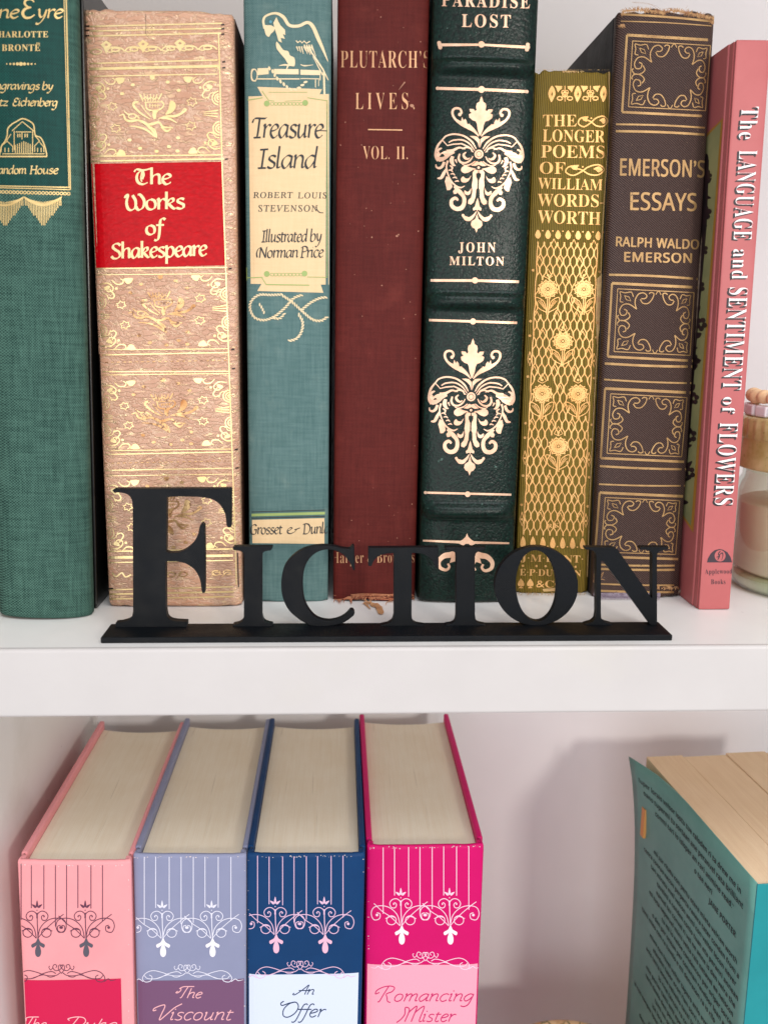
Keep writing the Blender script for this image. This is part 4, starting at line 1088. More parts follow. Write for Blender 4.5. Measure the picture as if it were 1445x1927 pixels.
fibres(a, 190, 1350, lambda x: top(x) + 10, 260, 55, .8, 6, 42, 1)
fibres(a, 180, 220, lambda x: 300, 40, 60, .7, 6, 43, 1); fibres(a, 1290, 1350, lambda x: 260, 40, 60, .7, 6, 44, 1)
fibres(a, 190, 1320, lambda x: np.interp(x, [200, 1320], [418, 500]), 60, 22, 1.2, 4, 45, 1)
a.line([(320, 30), (420, 32), (520, 48), (600, 90), (640, 125)], [3, 2.5, 2, 3, 3], True); a.line([(690, 130), (600, 70), (480, 50), (330, 36)], 2, True)
a.line([(975, 110), (1005, 70)], 2); a.line([(700, 130), (740, 108), (800, 104), (880, 108)], 3, True)
a.z(0, 0, 1); fibres(a, 1112, 1125, lambda x: 1095, 50, 22, .8, 1.6, 46, -1); fibres(a, 1235, 1282, lambda x: 1104, 50, 8, 1.2, 1.2, 47)
a.build('frayed_head', plain('frayed_twill', '#c59c6c', '#8c5e40', .9, 500), B.sp)['kind'] = 'stuff'
a = B.art(0.0004); a.z(0, 0, 1)
for k in range(70):
    x = 1106 + k * 1.95; a.line([(x, 1115), (x - .3, 1127 + (k % 3) * .4)], 1.1)
a.build('stitched_headband', plain('headband_thread', '#c9bcc8', '#8f7a90', .7, 700), B.sp, True)
# brown rim of the back cover with its rounded lower corner
def tube(name, pts, r, mat, parent, n=8):
    V = []; F = []; P = [Vector(p) for p in pts]
    for i, p in enumerate(P):
        d = (P[min(i + 1, len(P) - 1)] - P[max(i - 1, 0)]).normalized(); a_ = d.orthogonal().normalized() if abs(d.y) > .9 else d.cross(Vector((0, 1, 0))).normalized(); b_ = d.cross(a_)
        rr = r[i] if isinstance(r, (list, tuple)) else r
        V += [p + a_ * rr * math.cos(2 * math.pi * k / n) + b_ * rr * math.sin(2 * math.pi * k / n) for k in range(n)]
    for i in range(len(P) - 1):
        F += [(i * n + k, i * n + (k + 1) % n, (i + 1) * n + (k + 1) % n, (i + 1) * n + k) for k in range(n)]
    F += [tuple(range(n))[::-1], tuple((len(P) - 1) * n + k for k in range(n))]
    return meshobj(name, V, F, mat, parent, True)
rim = Surf(B.RM @ Matrix.Translation((0, .004, 0)), lambda x, z: np.zeros_like(x))
pp = cr([(1330, 280), (1322, 400), (1312, 500), (1306, 620), (1299, 800), (1292, 950), (1287, 1060), (1284, 1088), (1277, 1108), (1262, 1119), (1235, 1121)], 5)
L = rim.map(np.array(pp) + [5.5, 0], 0.0); L[:, 1] += .004; L[:, 2] = np.maximum(L[:, 2], .0013)
tube('cover_rim', L, .0010, leather('rim_leather', '#4a3a30', '#7d6857', 600, .0001, .5), B.root)

# 8 --- Language of Flowers
B = Book('salmon_book', 'thin salmon pink hardcover book with vertical white lettering, beside the candle jar',
         (1387, 74), (1449, 76), (1313, 1148), (1373, 1147), depth=0.135, bulge=0.0006, p=5)
PINKS = plain('salmon_laminate', '#bd6868', '#b56161', .42, 50, .00002, 900, .25)
B.spine(PINKS, seed=2, side=.0015, endr=.0006)
B.boards(PINKS, gap=.006, over=.0009, th=.0024); B.block(PAGE)
for z in (0,):
    boxm('cover_joint', -B.w / 2 - .0003, -B.w / 2 + .0015, .0024, .0063, .0003, B.H - .0003, PINKS, B.root, 0)
    boxm('cover_joint', B.w / 2 - .0015, B.w / 2 + .0003, .0024, .0063, .0003, B.H - .0003, PINKS, B.root, 0)
wht = plain('white_ink', '#f7f1ee', None, .5); blk = plain('black_ink', '#15121a', None, .5)
def vt(a, st, y0, xb0, xt0, y1, xb1, cap, style='bold', sp=1.15, fat=0.0):
    a.text(st, xb0, y0, xb1, y1, cap, style, sp, fat, up=(1, -.0))
words = (('The', 201, 1394.5, 262, 1388.5, 33, 34), ('LANGUAGE', 283, 1389.5, 451, 1378.5, 35, 0), ('and', 469, 1379, 525, 1375.5, 32, 0),
         ('SENTIMENT', 541, 1371.5, 733, 1358.5, 35.5, 0), ('of', 747, 1359.5, 778, 1357.5, 26, 0), ('FLOWERS', 795, 1353.5, 950, 1343.5, 35, 0))
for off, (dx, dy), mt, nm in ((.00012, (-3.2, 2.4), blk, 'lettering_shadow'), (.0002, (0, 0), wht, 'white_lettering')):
    a = B.art(off); a.z(0, 0, 1)
    for st, y0, x0, y1, x1, cp, _ in words:
        low = st in ('and', 'of')
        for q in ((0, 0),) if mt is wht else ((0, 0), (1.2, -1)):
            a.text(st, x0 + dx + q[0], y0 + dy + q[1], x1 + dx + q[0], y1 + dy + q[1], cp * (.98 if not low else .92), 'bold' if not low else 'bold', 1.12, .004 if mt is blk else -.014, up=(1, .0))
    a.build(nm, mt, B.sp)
a = B.art(.00012); a.z(1290, 700, 4.187)
dome = [(362, 1500), (350, 1458), (325, 1420), (290, 1400), (262, 1395), (225, 1404), (195, 1430), (172, 1470), (165, 1500)]
circ = [(268 + 44 * math.cos(t), 1448 + 46 * math.sin(t)) for t in np.linspace(0, 2 * math.pi, 17)[:-1]]
a.fill(dome, holes=[circ])
a.line([(250, 1480), (262, 1450), (255, 1430), (270, 1412)], [4, 12, 6, 8], True); a.line([(262, 1440), (285, 1425), (290, 1450), (280, 1480)], [4, 9, 5, 3], True); a.line([(240, 1460), (262, 1450)], 5)
a.text('Applewood', 150, 1592, 362, 1588, 38, 'bold', 1.15, -.006); a.text('Books', 197, 1672, 310, 1670, 38, 'bold', 1.15, -.006)
a.build('publisher_emblem', plain('emblem_ink', '#3a2a34', None, .6), B.sp)
# cover picture on the left board
xs = -B.w / 2 - .0009
cov = B.bo[1]
sd = Surf(B.RM, xs, 'x')
a = Art(sd, .00010); a.z(0, 0, 1)
a.patch((1298, 282), (1360, 222), (1304, 1003), (1255, 930), 6, 24)
a.build('cover_border', plain('ochre_ink', '#a87224', '#b88430', .5), cov)
a = Art(sd, .00016); a.z(0, 0, 1)
a.patch((1290, 300), (1356.5, 229), (1300, 990), (1250, 920), 6, 24)
a.build('cover_picture', plain('pale_green_print', '#a59f6c', '#7c825a', .5, 25), cov)
a = Art(sd, .00022); a.z(0, 0, 1); rs = random.Random(12)
stem = [(1330, 300), (1322, 420), (1311, 540), (1299, 680), (1290, 820), (1281, 950)]
a.line(stem, [8, 16, 18, 18, 16, 10], True)
for k in range(66):
    y = 296 + k * 10.3; x = np.interp(y, [p[1] for p in stem], [p[0] for p in stem]); sg = 1 if k % 2 else -1
    t = rs.uniform(-1.2, .2); L = rs.uniform(14, 27); x += rs.uniform(-8, 3)
    e = (x + sg * L * math.cos(t) * .75, y + L * math.sin(t)); m = ((x + e[0]) / 2, (y + e[1]) / 2); nx, ny = -(e[1] - y) / L, (e[0] - x) / L; wd = rs.uniform(3.5, 7)
    a.fill([(x, y), (m[0] + nx * wd, m[1] + ny * wd), e, (m[0] - nx * wd, m[1] - ny * wd)], True)
for k in range(9):
    y = 330 + k * 70; x = 1338 - (y - 300) * .075 + rs.uniform(-5, 6); r = rs.uniform(6, 10)
    for q in range(5): t = q * 1.26 + k; a.dot(x + r * .8 * math.cos(t), y + r * math.sin(t), r * .6, 8)
a.build('cover_flowers', plain('dark_botanical_print', '#1e1c1a', '#3a2226', .45, 200), cov)

# ------------------------------------------------------------------ candle jar with beads
jx, jy = 0.2415, 0.078
GL = NT('green_glass'); gb = GL.b.inputs
_tr = GL.n('ShaderNodeBsdfTransparent'); _tr.inputs[0].default_value = (.965, .985, .94, 1); _gg = GL.n('ShaderNodeBsdfGlossy'); _gg.inputs['Roughness'].default_value = .06
_lw = GL.n('ShaderNodeLayerWeight'); _lw.inputs['Blend'].default_value = .35; _mx = GL.n('ShaderNodeMixShader'); GL.l(GL.ramp(_lw.outputs['Facing'], 0, 1, .05, .7), _mx.inputs[0]); GL.l(_tr.outputs[0], _mx.inputs[1]); GL.l(_gg.outputs[0], _mx.inputs[2])
GL.l(_mx.outputs[0], GL.t.nodes['Material Output'].inputs['Surface'])
WAX = plain('cream_wax', '#fbf1de', '#f6e8cf', .45)
LIDM = foil('brass_lid', '#dccf98', '#b3a560', .2, .25, '#8f9050', .60)
def lathe(name, prof, mat, parent, n=64, ribs=None):
    V = []; F = []
    for r, z in prof:
        for k in range(n):
            t = 2 * math.pi * k / n; rr = r
            if ribs and ribs[0] <= z <= ribs[1]: rr = r * (1 + ribs[2] * (1 if (k // 2) % 2 else 0))
            V.append((rr * math.cos(t), rr * math.sin(t), z))
    m = len(prof)
    F = [(i * n + k, i * n + (k + 1) % n, (i + 1) * n + (k + 1) % n, (i + 1) * n + k) for i in range(m - 1) for k in range(n)]
    if prof[0][0] > 1e-6: F.append(tuple(range(n))[::-1])
    if prof[-1][0] > 1e-6: F.append(tuple((m - 1) * n + k for k in range(n)))
    return meshobj(name, V, F, mat, parent, True)
J = thing('candle_jar', 'green glass candle jar with cream wax and brass lid, beside the salmon book', 'jar', (jx, jy, 0))
rj = .0375
lathe('glass_body', [(.0, .0), (rj * .9, .0002), (rj, .003), (rj + .0006, .008), (rj, .012), (rj, .050), (rj - .0012, .0545), (rj - .003, .0575), (rj - .003, .068), (rj - .0046, .068), (rj - .0046, .0572), (rj - .0030, .0535), (rj - .0018, .049), (rj - .0018, .010), (rj - .005, .0085), (0, .0085)], GL.m, J)
lathe('glass_base', [(0, .0004), (rj * .88, .0005), (rj - .002, .003), (rj - .0012, .0075), (rj - .004, .0084), (0, .0083)], plain('green_glass_base', '#9fb48a', '#c4d0b0', .12, 120, 0, 900, .6), J)
lathe('wax', [(0, .0087), (rj - .0052, .0088), (rj - .0020, .0110), (rj - .0020, .0440), (rj - .0026, .0448), (.0, .0440)], WAX, J)
lathe('lid', [(0, .0640), (rj - .0020, .0640), (rj - .0020, .0625), (rj + .0004, .0625), (rj + .0006, .0635), (rj + .0002, .0650), (rj - .0002, .0765), (rj - .0002, .0775), (rj + .0002, .0780), (rj + .0002, .0868), (rj - .0004, .0880), (rj - .0026, .0886), (0, .0882)], LIDM, J, 160, (.0779, .0869, .014))
BD = thing('bead_string', 'string of pale wooden beads with white cube beads lying on the brass jar lid', 'beads', (jx, jy, .0885))
WD = plain('pale_wood', '#efcfa4', '#e2bb8c', .6, 300, .00003, 900, .3)
WB = plain('white_plastic', '#efedf0', '#e6e4ea', .35)
def ball(name, x, y, z, r, mat, parent):
    bm = bmesh.new(); bmesh.ops.create_uvsphere(bm, u_segments=20, v_segments=12, radius=r)
    for v in bm.verts: v.co.z *= .92
    me = bpy.data.meshes.new(name); bm.to_mesh(me); bm.free(); o = link(name, me, mat, parent, True); o.location = (x, y, z); return o
k = 0
for t in np.arange(150, 330, 13.0):
    rr = .0325
    ball('wooden_bead', rr * math.cos(R(t)), rr * math.sin(R(t)), .0094 + .0004 * (k % 2), .0038 * (1 + .05 * (k % 3)), WD, BD); k += 1
for t in np.arange(160, 320, 17.0):
    o = boxm('cube_bead', -.0043, .0043, -.0029, .0029, 0, .0056, WB, BD, .0012, 3); o.location = (.0335 * math.cos(R(t)), .0335 * math.sin(R(t)), .0001); o.rotation_euler = (0, 0, R(t + 90))
tube('thread', [(.0325 * math.cos(R(t)), .0325 * math.sin(R(t)), .0094) for t in range(150, 330, 6)], .0004, WB, BD, 6)

# ------------------------------------------------------------------ FICTION sign
SM = NT('black_printed_plastic'); x, y, z = SM.xyz()
ly = SM.math('SINE', SM.math('ADD', SM.math('MULTIPLY', SM.math('ADD', x, SM.math('MULTIPLY', z, 1.0)), 2 * math.pi / .0007), SM.math('MULTIPLY', SM.noise(200, 2), 2.0)))
cc = SM.mix(SM.ramp(SM.noise(60, 4), .35, .75), s2l('#04070b'), s2l('#080d13'))
cc = SM.mix(SM.ramp(SM.noise(900, 2), .76, .8, 0, .35), cc, s2l('#7d868e'))
SIGNM = SM.fin(cc, SM.ramp(SM.noise(120, 3), .3, .7, .42, .62), 0, SM.bump(SM.math('ADD', SM.math('MULTIPLY', ly, .5), SM.noise(500, 3)), .00009, 1.0), .22)
S0 = onz(727, 1178, .0025)
SY = S0[1]
sg = thing('word_sign', 'black plastic FICTION letters standing on a flat base near the shelf edge', 'sign', (0.022, SY, 0))
sgs = Surf(Matrix.Translation((0.022, SY, 0)), lambda x, z: np.zeros_like(x))
f0, f1 = onz(190, 1211, 0), onz(1265, 1206.5, 0)
x0, x1 = f0[0] - .022, f1[0] - .022; yf = f0[1] - SY; yb = .0045; zt = .0026
V = [(x0, yf, 0), (x1, yf, 0), (x1, yb, 0), (x0, yb, 0), (x0, yf, zt), (x1, yf, zt), (x1, yb, zt), (x0, yb, zt)]
bev(meshobj('base_plate', V, [(0, 3, 2, 1), (4, 5, 6, 7), (0, 1, 5, 4), (1, 2, 6, 5), (2, 3, 7, 6), (3, 0, 4, 7)], SIGNM, sg), .0005, 3)
def letter(polys, T, holes=(), th=.0040):
    out = [(T[0] + p[0] / T[2], T[1] + p[1] / T[2]) for p in polys]
    hs = [[(T[0] + p[0] / T[2], T[1] + p[1] / T[2]) for p in h] for h in holes]
    loops = [sgs.map(np.array(out), 0.0)] + [sgs.map(np.array(h), 0.0) for h in hs]
    for L in loops:
        L[:, 1] = 0
        L[:, 2] = np.maximum(L[:, 2], zt - .0004)
    vs = [Vector((p[0], p[2], 0)) for L in loops for p in L]
    tr = tessellate_polygon([[Vector((p[0], p[2], 0)) for p in L] for L in loops])
    n = len(vs); V = [(v.x, 0, v.y) for v in vs] + [(v.x, th, v.y) for v in vs]
    F = []
    for t in tr:
        a_, b_, c_ = (vs[i] for i in t)
        if (b_ - a_).cross(c_ - a_).z < 0: t = t[::-1]
        F.append(tuple(t)); F.append(tuple(i + n for i in t[::-1]))
    k = 0
    for L in loops:
        m = len(L)
        area_ = sum(L[i][0] * L[(i + 1) % m][2] - L[(i + 1) % m][0] * L[i][2] for i in range(m))
        for i in range(m):
            i0, i1 = k + i, k + (i + 1) % m
            F.append((i0, i0 + n, i1 + n, i1) if (area_ > 0) == (k == 0) else (i0, i1, i1 + n, i0 + n))
        k += m
    me = bpy.data.meshes.new('letter'); me.from_pydata(V, [], F); me.update()
    bm = bmesh.new(); bm.from_mesh(me); bmesh.ops.recalc_face_normals(bm, faces=bm.faces)
    bmesh.ops.dissolve_limit(bm, angle_limit=.01, verts=[], edges=bm.edges); bm.to_mesh(me); bm.free()
    o = link('letter', me, SIGNM, sg); bev(o, .00035, 2, 50); return o
Z1 = (180, 900, 2.676); Z2 = (720, 980, 2.535)
def sm(segs):
    """list of corner points and smooth runs (lists of points)"""
    out = []
    for s in segs:
        if isinstance(s, list): out += [tuple(p) for p in cr(s, 5)]
        else: out.append(s)
    return out
letter(sm([[(85, 62), (92, 56), (105, 53)], [(680, 51), (684, 60), (684, 72)], [(684, 235), (682, 246), (672, 248), (662, 242)], [(660, 235), (652, 180), (628, 135), (590, 108), (540, 96), (470, 92)], (420, 91), (360, 95), (357, 371),
           [(380, 377), (420, 373), (455, 358), (490, 328), (515, 285), (526, 240), (538, 228), (549, 238)], [(552, 400), (551, 560), (546, 577), (536, 571), (526, 510), (500, 462), (455, 430), (405, 418)], (354, 419),
           [(355, 660), (362, 697), (380, 714), (410, 720)], (462, 723), (462, 750), (100, 750), (102, 728), [(130, 726), (165, 715), (183, 698), (190, 670)], [(188, 140), (182, 105), (165, 84), (135, 74), (95, 71)]]), Z1)
letter(sm([[(690, 353), (694, 346), (705, 344)], [(882, 344), (891, 347), (888, 357)], [(880, 364), (856, 368), (842, 378), (838, 400)], [(838, 690), (846, 716), (862, 728), (892, 736)], (892, 750), (690, 750), (692, 738), [(720, 732), (738, 720), (747, 700)], [(748, 400), (744, 378), (728, 367), (700, 363)]]), Z1)
letter(sm([(1302, 338), (1306, 462), (1298, 466), [(1280, 425), (1250, 388), (1210, 366), (1160, 360), (1110, 376), (1072, 412), (1050, 465), (1043, 540), (1052, 615), (1078, 668), (1115, 704), (1165, 718), (1215, 712), (1255, 692), (1284, 662)], [(1296, 664), (1304, 676), (1300, 692)],
           [(1270, 716), (1240, 732), (1190, 744), (1130, 748), (1080, 744)], [(1030, 716), (975, 668), (942, 600), (935, 522), (950, 448), (992, 393), (1050, 356), (1120, 340), (1190, 341), (1240, 352), (1278, 356)], (1292, 340)]), Z1)
letter(sm([(693, 1031), (825, 1030), (825.5, 1070), (820, 1070), [(816, 1060), (808, 1050), (796, 1043), (782, 1041)], (775, 1041), [(774.5, 1158), (776, 1168), (783, 1174), (800, 1177)], (800, 1182), (716, 1182), (716, 1177), [(730, 1174), (738, 1168), (741, 1158)], (741, 1041), [(728, 1042), (714, 1046), (704, 1055), (699, 1066)], (693, 1065)]), (0, 0, 1))
letter(sm([(298, 126), (492, 126), (490, 140), [(462, 146), (446, 154), (440, 172)], [(440, 450), (446, 478), (462, 490), (490, 496)], (490, 510), (298, 510), (300, 496), [(328, 492), (344, 480), (350, 455)], [(350, 172), (346, 154), (330, 146), (300, 140)]]), Z2)
el = lambda cx, cy, rx_, ry_, n=48, tilt=0: [(cx + rx_ * math.cos(2 * math.pi * k / n) + tilt * ry_ * math.sin(2 * math.pi * k / n), cy + ry_ * math.sin(2 * math.pi * k / n)) for k in range(n)]
letter(el(733, 312, 199, 189), Z2, [el(733, 311, 98, 170, tilt=.03)[::-1]])
letter(sm([(964, 126), (1100, 127), [(1118, 136), (1128, 150)], (1284, 372), [(1285, 165), (1280, 148), (1262, 140), (1228, 137)], (1228, 126), (1362, 126), (1360, 137), [(1330, 142), (1312, 152), (1307, 172)], (1307, 508), (1278, 508), (1060, 202), [(1046, 192), (1041, 210), (1040, 440), (1046, 470), (1062, 484), (1094, 494)], (1094, 508), (962, 508), (964, 494), [(998, 484), (1013, 468), (1018, 440)], [(1018, 168), (1012, 150), (995, 141), (966, 137)]]), Z2)

# ------------------------------------------------------------------ lower shelf: four matching novels
def novel(label, col, colb, inkc, drop, labc, textc, tl, tr_, ztop, words, uc, lean, stripes, sp, labtop, labx, seed, head):
    H = ztop - ZB; yp = onz((tl[0] + tr_[0]) / 2, (tl[1] + tr_[1]) / 2, ztop)[1]
    a0, a1 = ony(*tl, yp), ony(*tr_, yp)
    B = Book('hardcover_novel', label, tl, tr_, tl, tr_, z0=ZB, depth=.156, bulge=.0022, p=4.0, yplane=yp, H=H, lean=lean, width=a1[0] - a0[0], group='matching hardcover novels')
    lz = ZB + abs(math.sin(lean)) * B.w / 2
    B.root.location.x = (a0[0] + a1[0]) / 2 - math.sin(lean) * H; B.root.location.z = lz
    B.RM = Matrix.Translation((B.root.location.x, yp, lz)) @ Matrix.Rotation(lean, 4, 'Y'); B.surf = Surf(B.RM, B.prof)
    CM = plain('cover_' + str(seed), col, colb, .5, 40, .00004, 500, .22)
    B.spine(CM, seed=seed, wob=.0003, side=.0015, endr=.0016, inset=.0008)
    B.boards(CM, th=.0030, gap=.0052, over=.0004, b=.0009)
    B.block(PAGEN, sq=.0042, round_=.0035, ysp=.0036)
    for sg_ in (-1, 1):
        boxm('cover_joint', min(sg_ * (B.w / 2 - .0008), sg_ * (B.w / 2 - .0030)), max(sg_ * (B.w / 2 - .0008), sg_ * (B.w / 2 - .0030)), .0030, .0056, 0, B.H - .0003, CM, B.root, .0003)
    ink = plain('ink_' + str(seed), inkc, None, .5); dr = plain('drop_' + str(seed), drop, None, .5)
    a = B.art(.00012); a.z(0, 0, 1)
    k = 1 / 3.141; kk = sp / 290.0 * k
    o = np.array(uc, float)
    def pt(x, y): return (o[0] + x * kk, o[1] + y * k * .98)
    G = lambda P: [pt(*p) for p in P]
    for sx, ye in stripes: a.line([(sx, head(sx)), pt((sx - o[0]) / kk, ye)], 1.5)
    for ux in (0, sp / kk * k / k if False else 290):
        g = lambda P, s=1: [pt(ux + s * p[0], p[1]) for p in P]
        for ang in (-48, 0, 48):
            t = R(ang); dx, dy = math.sin(t), -math.cos(t)
            c = (dx * 18, 4 + dy * 18); e = (dx * 42, 4 + dy * (38 if ang else 50))
            a.fill(g([(dx * 10, 6 + dy * 8), (c[0] + dy * -7, c[1] + dx * 7), e, (c[0] + dy * 7, c[1] - dx * 7)]), True, 4)
        a.dot(*pt(ux, 14), 1.1, 8)
        for s_ in (1, -1):
            a.line(g([(2, 62), (4, 36), (26, 20), (52, 26), (66, 48), (56, 72), (34, 74), (26, 56), (36, 44), (46, 52)], s_), 1.5, True)
            a.dot(*pt(ux + s_ * 42, 53), 1.3, 8)
            a.line(g([(4, 184), (40, 140), (82, 100), (130, 60), (160, 38)] if s_ > 0 else [(4, 184), (60, 130), (110, 96), (160, 48)], s_), 1.4, True)
            a.line(g([(4, 180), (20, 120), (60, 78), (110, 62), (160, 72), (176, 110), (160, 146), (128, 140), (124, 112), (142, 104)], s_), 1.5, True)
            a.dot(*pt(ux + s_ * 142, 118), 2.6, 10)
            a.ring(*pt(ux + s_ * 56, 150), 9, 1.5, 8.5, n=20)
            a.line(g([(30, 134), (60, 128), (92, 140)], s_), 1.3, True)
        a.line(g([(0, 30), (2, 110), (6, 184)]), 1.7)
    # flourish
    for s_ in (1, -1):
        g = lambda P: [pt(147 + s_ * p[0], p[1]) for p in P]
        a.line(g([(0, 395), (18, 370), (14, 345), (-6, 350), (10, 372), (36, 378), (52, 360), (44, 342), (28, 348), (34, 362)]), 1.3, True)
        a.line(g([(52, 362), (66, 374), (76, 358), (70, 350)]), 1.2, True)
        a.line(g([(8, 392), (36, 408), (90, 408), (150, 388), (200, 378), (240, 392), (262, 424), (246, 446), (214, 440), (206, 416), (222, 404)]), 1.4, True)
        a.line(g([(34, 396), (60, 384), (110, 396), (170, 424), (230, 426), (250, 408)]), 1.4, True)
        a.line(g([(258, 444), (282, 428), (300, 438), (330, 432)]), [1.4, 1.6, 1.4, .6], True)
        a.line(g([(40, 412), (70, 418), (110, 404), (190, 428)]), 1.0, True)
    a.build('printed_scrollwork', ink, B.sp)
    a = B.art(.00016); a.z(0, 0, 1)
    for ux in (0, 290):
        g = lambda P: [pt(ux + 6 + p[0], p[1]) for p in P]
        a.fill(g([(0, 180), (14, 206), (40, 222), (34, 240), (12, 228), (0, 216), (-12, 228), (-34, 240), (-40, 222), (-14, 206)]), True, 4)
        a.fill(g([(0, 214), (12, 236), (18, 262), (14, 286), (0, 296), (-14, 286), (-18, 262), (-12, 236)]), True, 4)
    a.build('printed_drops', dr, B.sp)
    a = B.art(.0001); a.z(0, 0, 1)
    a.z(0, 0, 1); rn = random.Random(seed)
    for k in range(46):
        f = rn.random(); x = tl[0] + (tr_[0] - tl[0]) * (f if k < 26 else (0.012 if k % 2 else .985)); y = (head(x) + rn.uniform(-1, 2.5)) if k < 26 else tl[1] + rn.uniform(0, 300); rr = rn.uniform(.5, 1.5)
        a.fill([(x + rr * rn.uniform(.4, 1.6) * math.cos(t_), y + rr * rn.uniform(.4, 1.2) * math.sin(t_)) for t_ in (0, 1.2, 2.5, 3.8, 5)])
    ew = a.build('edge_wear', plain('rubbed_edge_' + str(seed), '#e9dedd', '#c9bcbc', .8, spec=.1), B.sp)
    if ew: ew['kind'] = 'stuff'
    Lc_ = B.surf.map(np.array([(labx[0], labtop[0]), (labx[1], labtop[1])]), 0.0)
    xa, xb = max(Lc_[0][0], -B.w / 2 * .97), min(Lc_[1][0], B.w / 2 * .97); V = []; nx, nz = 24, 3
    for j in range(nz + 1):
        for i in range(nx + 1):
            u = i / nx; x = xa + (xb - xa) * u; zt_ = Lc_[0][2] * (1 - u) + Lc_[1][2] * u; V.append((x, float(B.prof(np.array([x]), np.array([.1]))[0]) - .00012, zt_ - (zt_ - .03) * j / nz))
    meshobj('title_label', V, [(j * (nx + 1) + i, (j + 1) * (nx + 1) + i, (j + 1) * (nx + 1) + i + 1, j * (nx + 1) + i + 1) for j in range(nz) for i in range(nx)], plain('label_' + str(seed), labc, None, .5, 60, spec=.25), B.sp)
    a = B.art(.00018)
    for st, x0, x1, yb0, xh, sl, wd in words:
        a.z(*( (0, 1600, 3.141) if seed in (61, 62) else (450, 1600, 3.141)))
        a.pen(st, x0, yb0, x1, yb0, xh, wd, 40, .2, sl, .6, True)
    a.build('title_lettering', plain('title_ink_' + str(seed), textc, None, .5), B.sp)
    return B
PAGEN = pages('novel_pages', '#ebdcc2', '#f7eedb')
def head(pts):
    return lambda x: np.interp(x, [p[0] for p in pts], [p[1] for p in pts])
zt0 = -.1115
q = 1 / 3.141
novel('pale pink hardcover novel with dark scrollwork on its spine, leftmost on the lower shelf', '#f2a2a5', '#ec9a9e', '#5e2a45', '#54505c', '#cf174c', '#f9b8bc',
      (32, 1624), (246, 1621), zt0, (('\u0101he', 130, 275, 1052, 34, .3, 5.4), ('\u0106uke', 400, 690, 1052, 34, .3, 5.4)), (222 * q, 1600 + 340 * q), .022,
      [(x * q, e) for x, e in ((128, 112), (188, 2), (262, 8), (330, 112), (396, 90), (463, 0), (540, 4), (608, 82))], 284, (1600 + 756 * q, 1600 + 757 * q), (118 * q, 717 * q, 2), 61,
      head([(30, 1622), (52, 1628), (230, 1628), (246, 1622)]))
novel('lavender hardcover novel with white scrollwork and plum label, between the pink and navy novels', '#8f93af', '#898da9', '#e3e2ef', '#f2edf3', '#75506f', '#f2b2b6',
      (250, 1612), (464, 1609), zt0, (('\u0101he', 1042, 1195, 872, 34, .3, 5.4), ('\u0102iscount', 908, 1382, 1002, 46, .3, 6)), (960 * q, 1600 + 340 * q), .018,
      [(x * q, e) for x, e in ((855, 98), (922, 0), (1002, 8), (1072, 98), (1144, 90), (1213, -4), (1291, -2), (1366, 76))], 292, (1600 + 758 * q, 1600 + 757 * q), (794 * q, 1444 * q, 0), 62,
      head([(250, 1612), (463, 1612)]))
novel('navy hardcover novel with pink scrollwork and pale blue label, third on the lower shelf', '#053a6a', '#033562', '#e3bcd6', '#eab6cc', '#d5def2', '#1c3358',
      (465, 1608), (687, 1610), zt0, (('\u0100n', 318, 442, 852, 30, .3, 5.4), ('\u0103ffer', 248, 515, 985, 46, .3, 6)), (450 + 214 * q, 1600 + 318 * q), .015,
      [(450 + x * q, e) for x, e in ((110, 114), (178, 0), (258, 6), (325, 110), (398, 92), (464, 0), (544, 2), (614, 80))], 289, (1600 + 722 * q, 1600 + 722 * q), (450 + 42 * q, 450 + 706 * q, -2), 63,
      head([(465, 1606), (495, 1612), (650, 1610), (687, 1612)]))
novel('bright magenta hardcover novel with white scrollwork and pale pink label, rightmost of the four novels', '#d20068', '#cb0062', '#f5cfe0', '#f6eaf2', '#fba3b6', '#c51f66',
      (691, 1595), (911, 1589), zt0, (('\u0104omancing', 806, 1385, 892, 44, .3, 6.2), ('\u0105ister', 930, 1282, 1012, 44, .3, 6.2)), (450 + 955 * q, 1600 + 266 * q), .004,
      [(450 + x * q, e) for x, e in ((851, 110), (918, 0), (1001, 8), (1068, 108), (1140, 82), (1208, 0), (1284, 2), (1356, 86))], 287, (1600 + 668 * q, 1600 + 668 * q), (450 + 752 * q, 450 + 1410 * q, -6), 64,
      head([(690, 1595), (897, 1592)]))
# paper curl at the head of the navy spine

# ------------------------------------------------------------------ teal paperback
zt1 = -.118
c0, c1 = onz(1424, 1664, zt1), onz(1212, 1420, zt1)
d = (c1 - c0)[:2]; Lc = np.linalg.norm(d); yaw = math.atan2(-d[0], d[1])          # local +y runs back along the cover
T = thing('paperback', 'thick teal paperback with small print on its back cover, on the lower shelf', 'book', (c0[0], c0[1], ZB), (0, 0, yaw))
TM = Matrix.Translation((c0[0], c0[1], ZB)) @ Matrix.Rotation(yaw, 4, 'Z')
Ht = zt1 - ZB; Wt = .098
TEALS = plain('teal_cover', '#69a194', '#5c9488', .42, 40, .00003, 300, .5); TEALF = plain('teal_spine_print', '#128f94', '#0f878c', .4, 40)
n = 20
def flare(t, zf): return -.0095 * max(0, (t - .55) / .45) ** 1.8 * max(0, zf) ** 6
NZ = 16; V = []
for iz in range(NZ + 1):
    zf = iz / NZ
    for th in (0, .0006):
        for k in range(n + 1):
            t = k / n; V.append((flare(t, zf) + th, .0006 + t * Lc, Ht * zf - .0012 * max(0, t - .8) * 5 * (zf == 1)))
m = n + 1; rw = 2 * m; F = []
for iz in range(NZ):
    b = iz * rw
    for k in range(n):
        F += [(b + k, b + k + 1, b + rw + k + 1, b + rw + k), (b + m + k, b + rw + m + k, b + rw + m + k + 1, b + m + k + 1)]
    F += [(b, b + rw, b + rw + m, b + m), (b + n, b + m + n, b + rw + m + n, b + rw + n)]
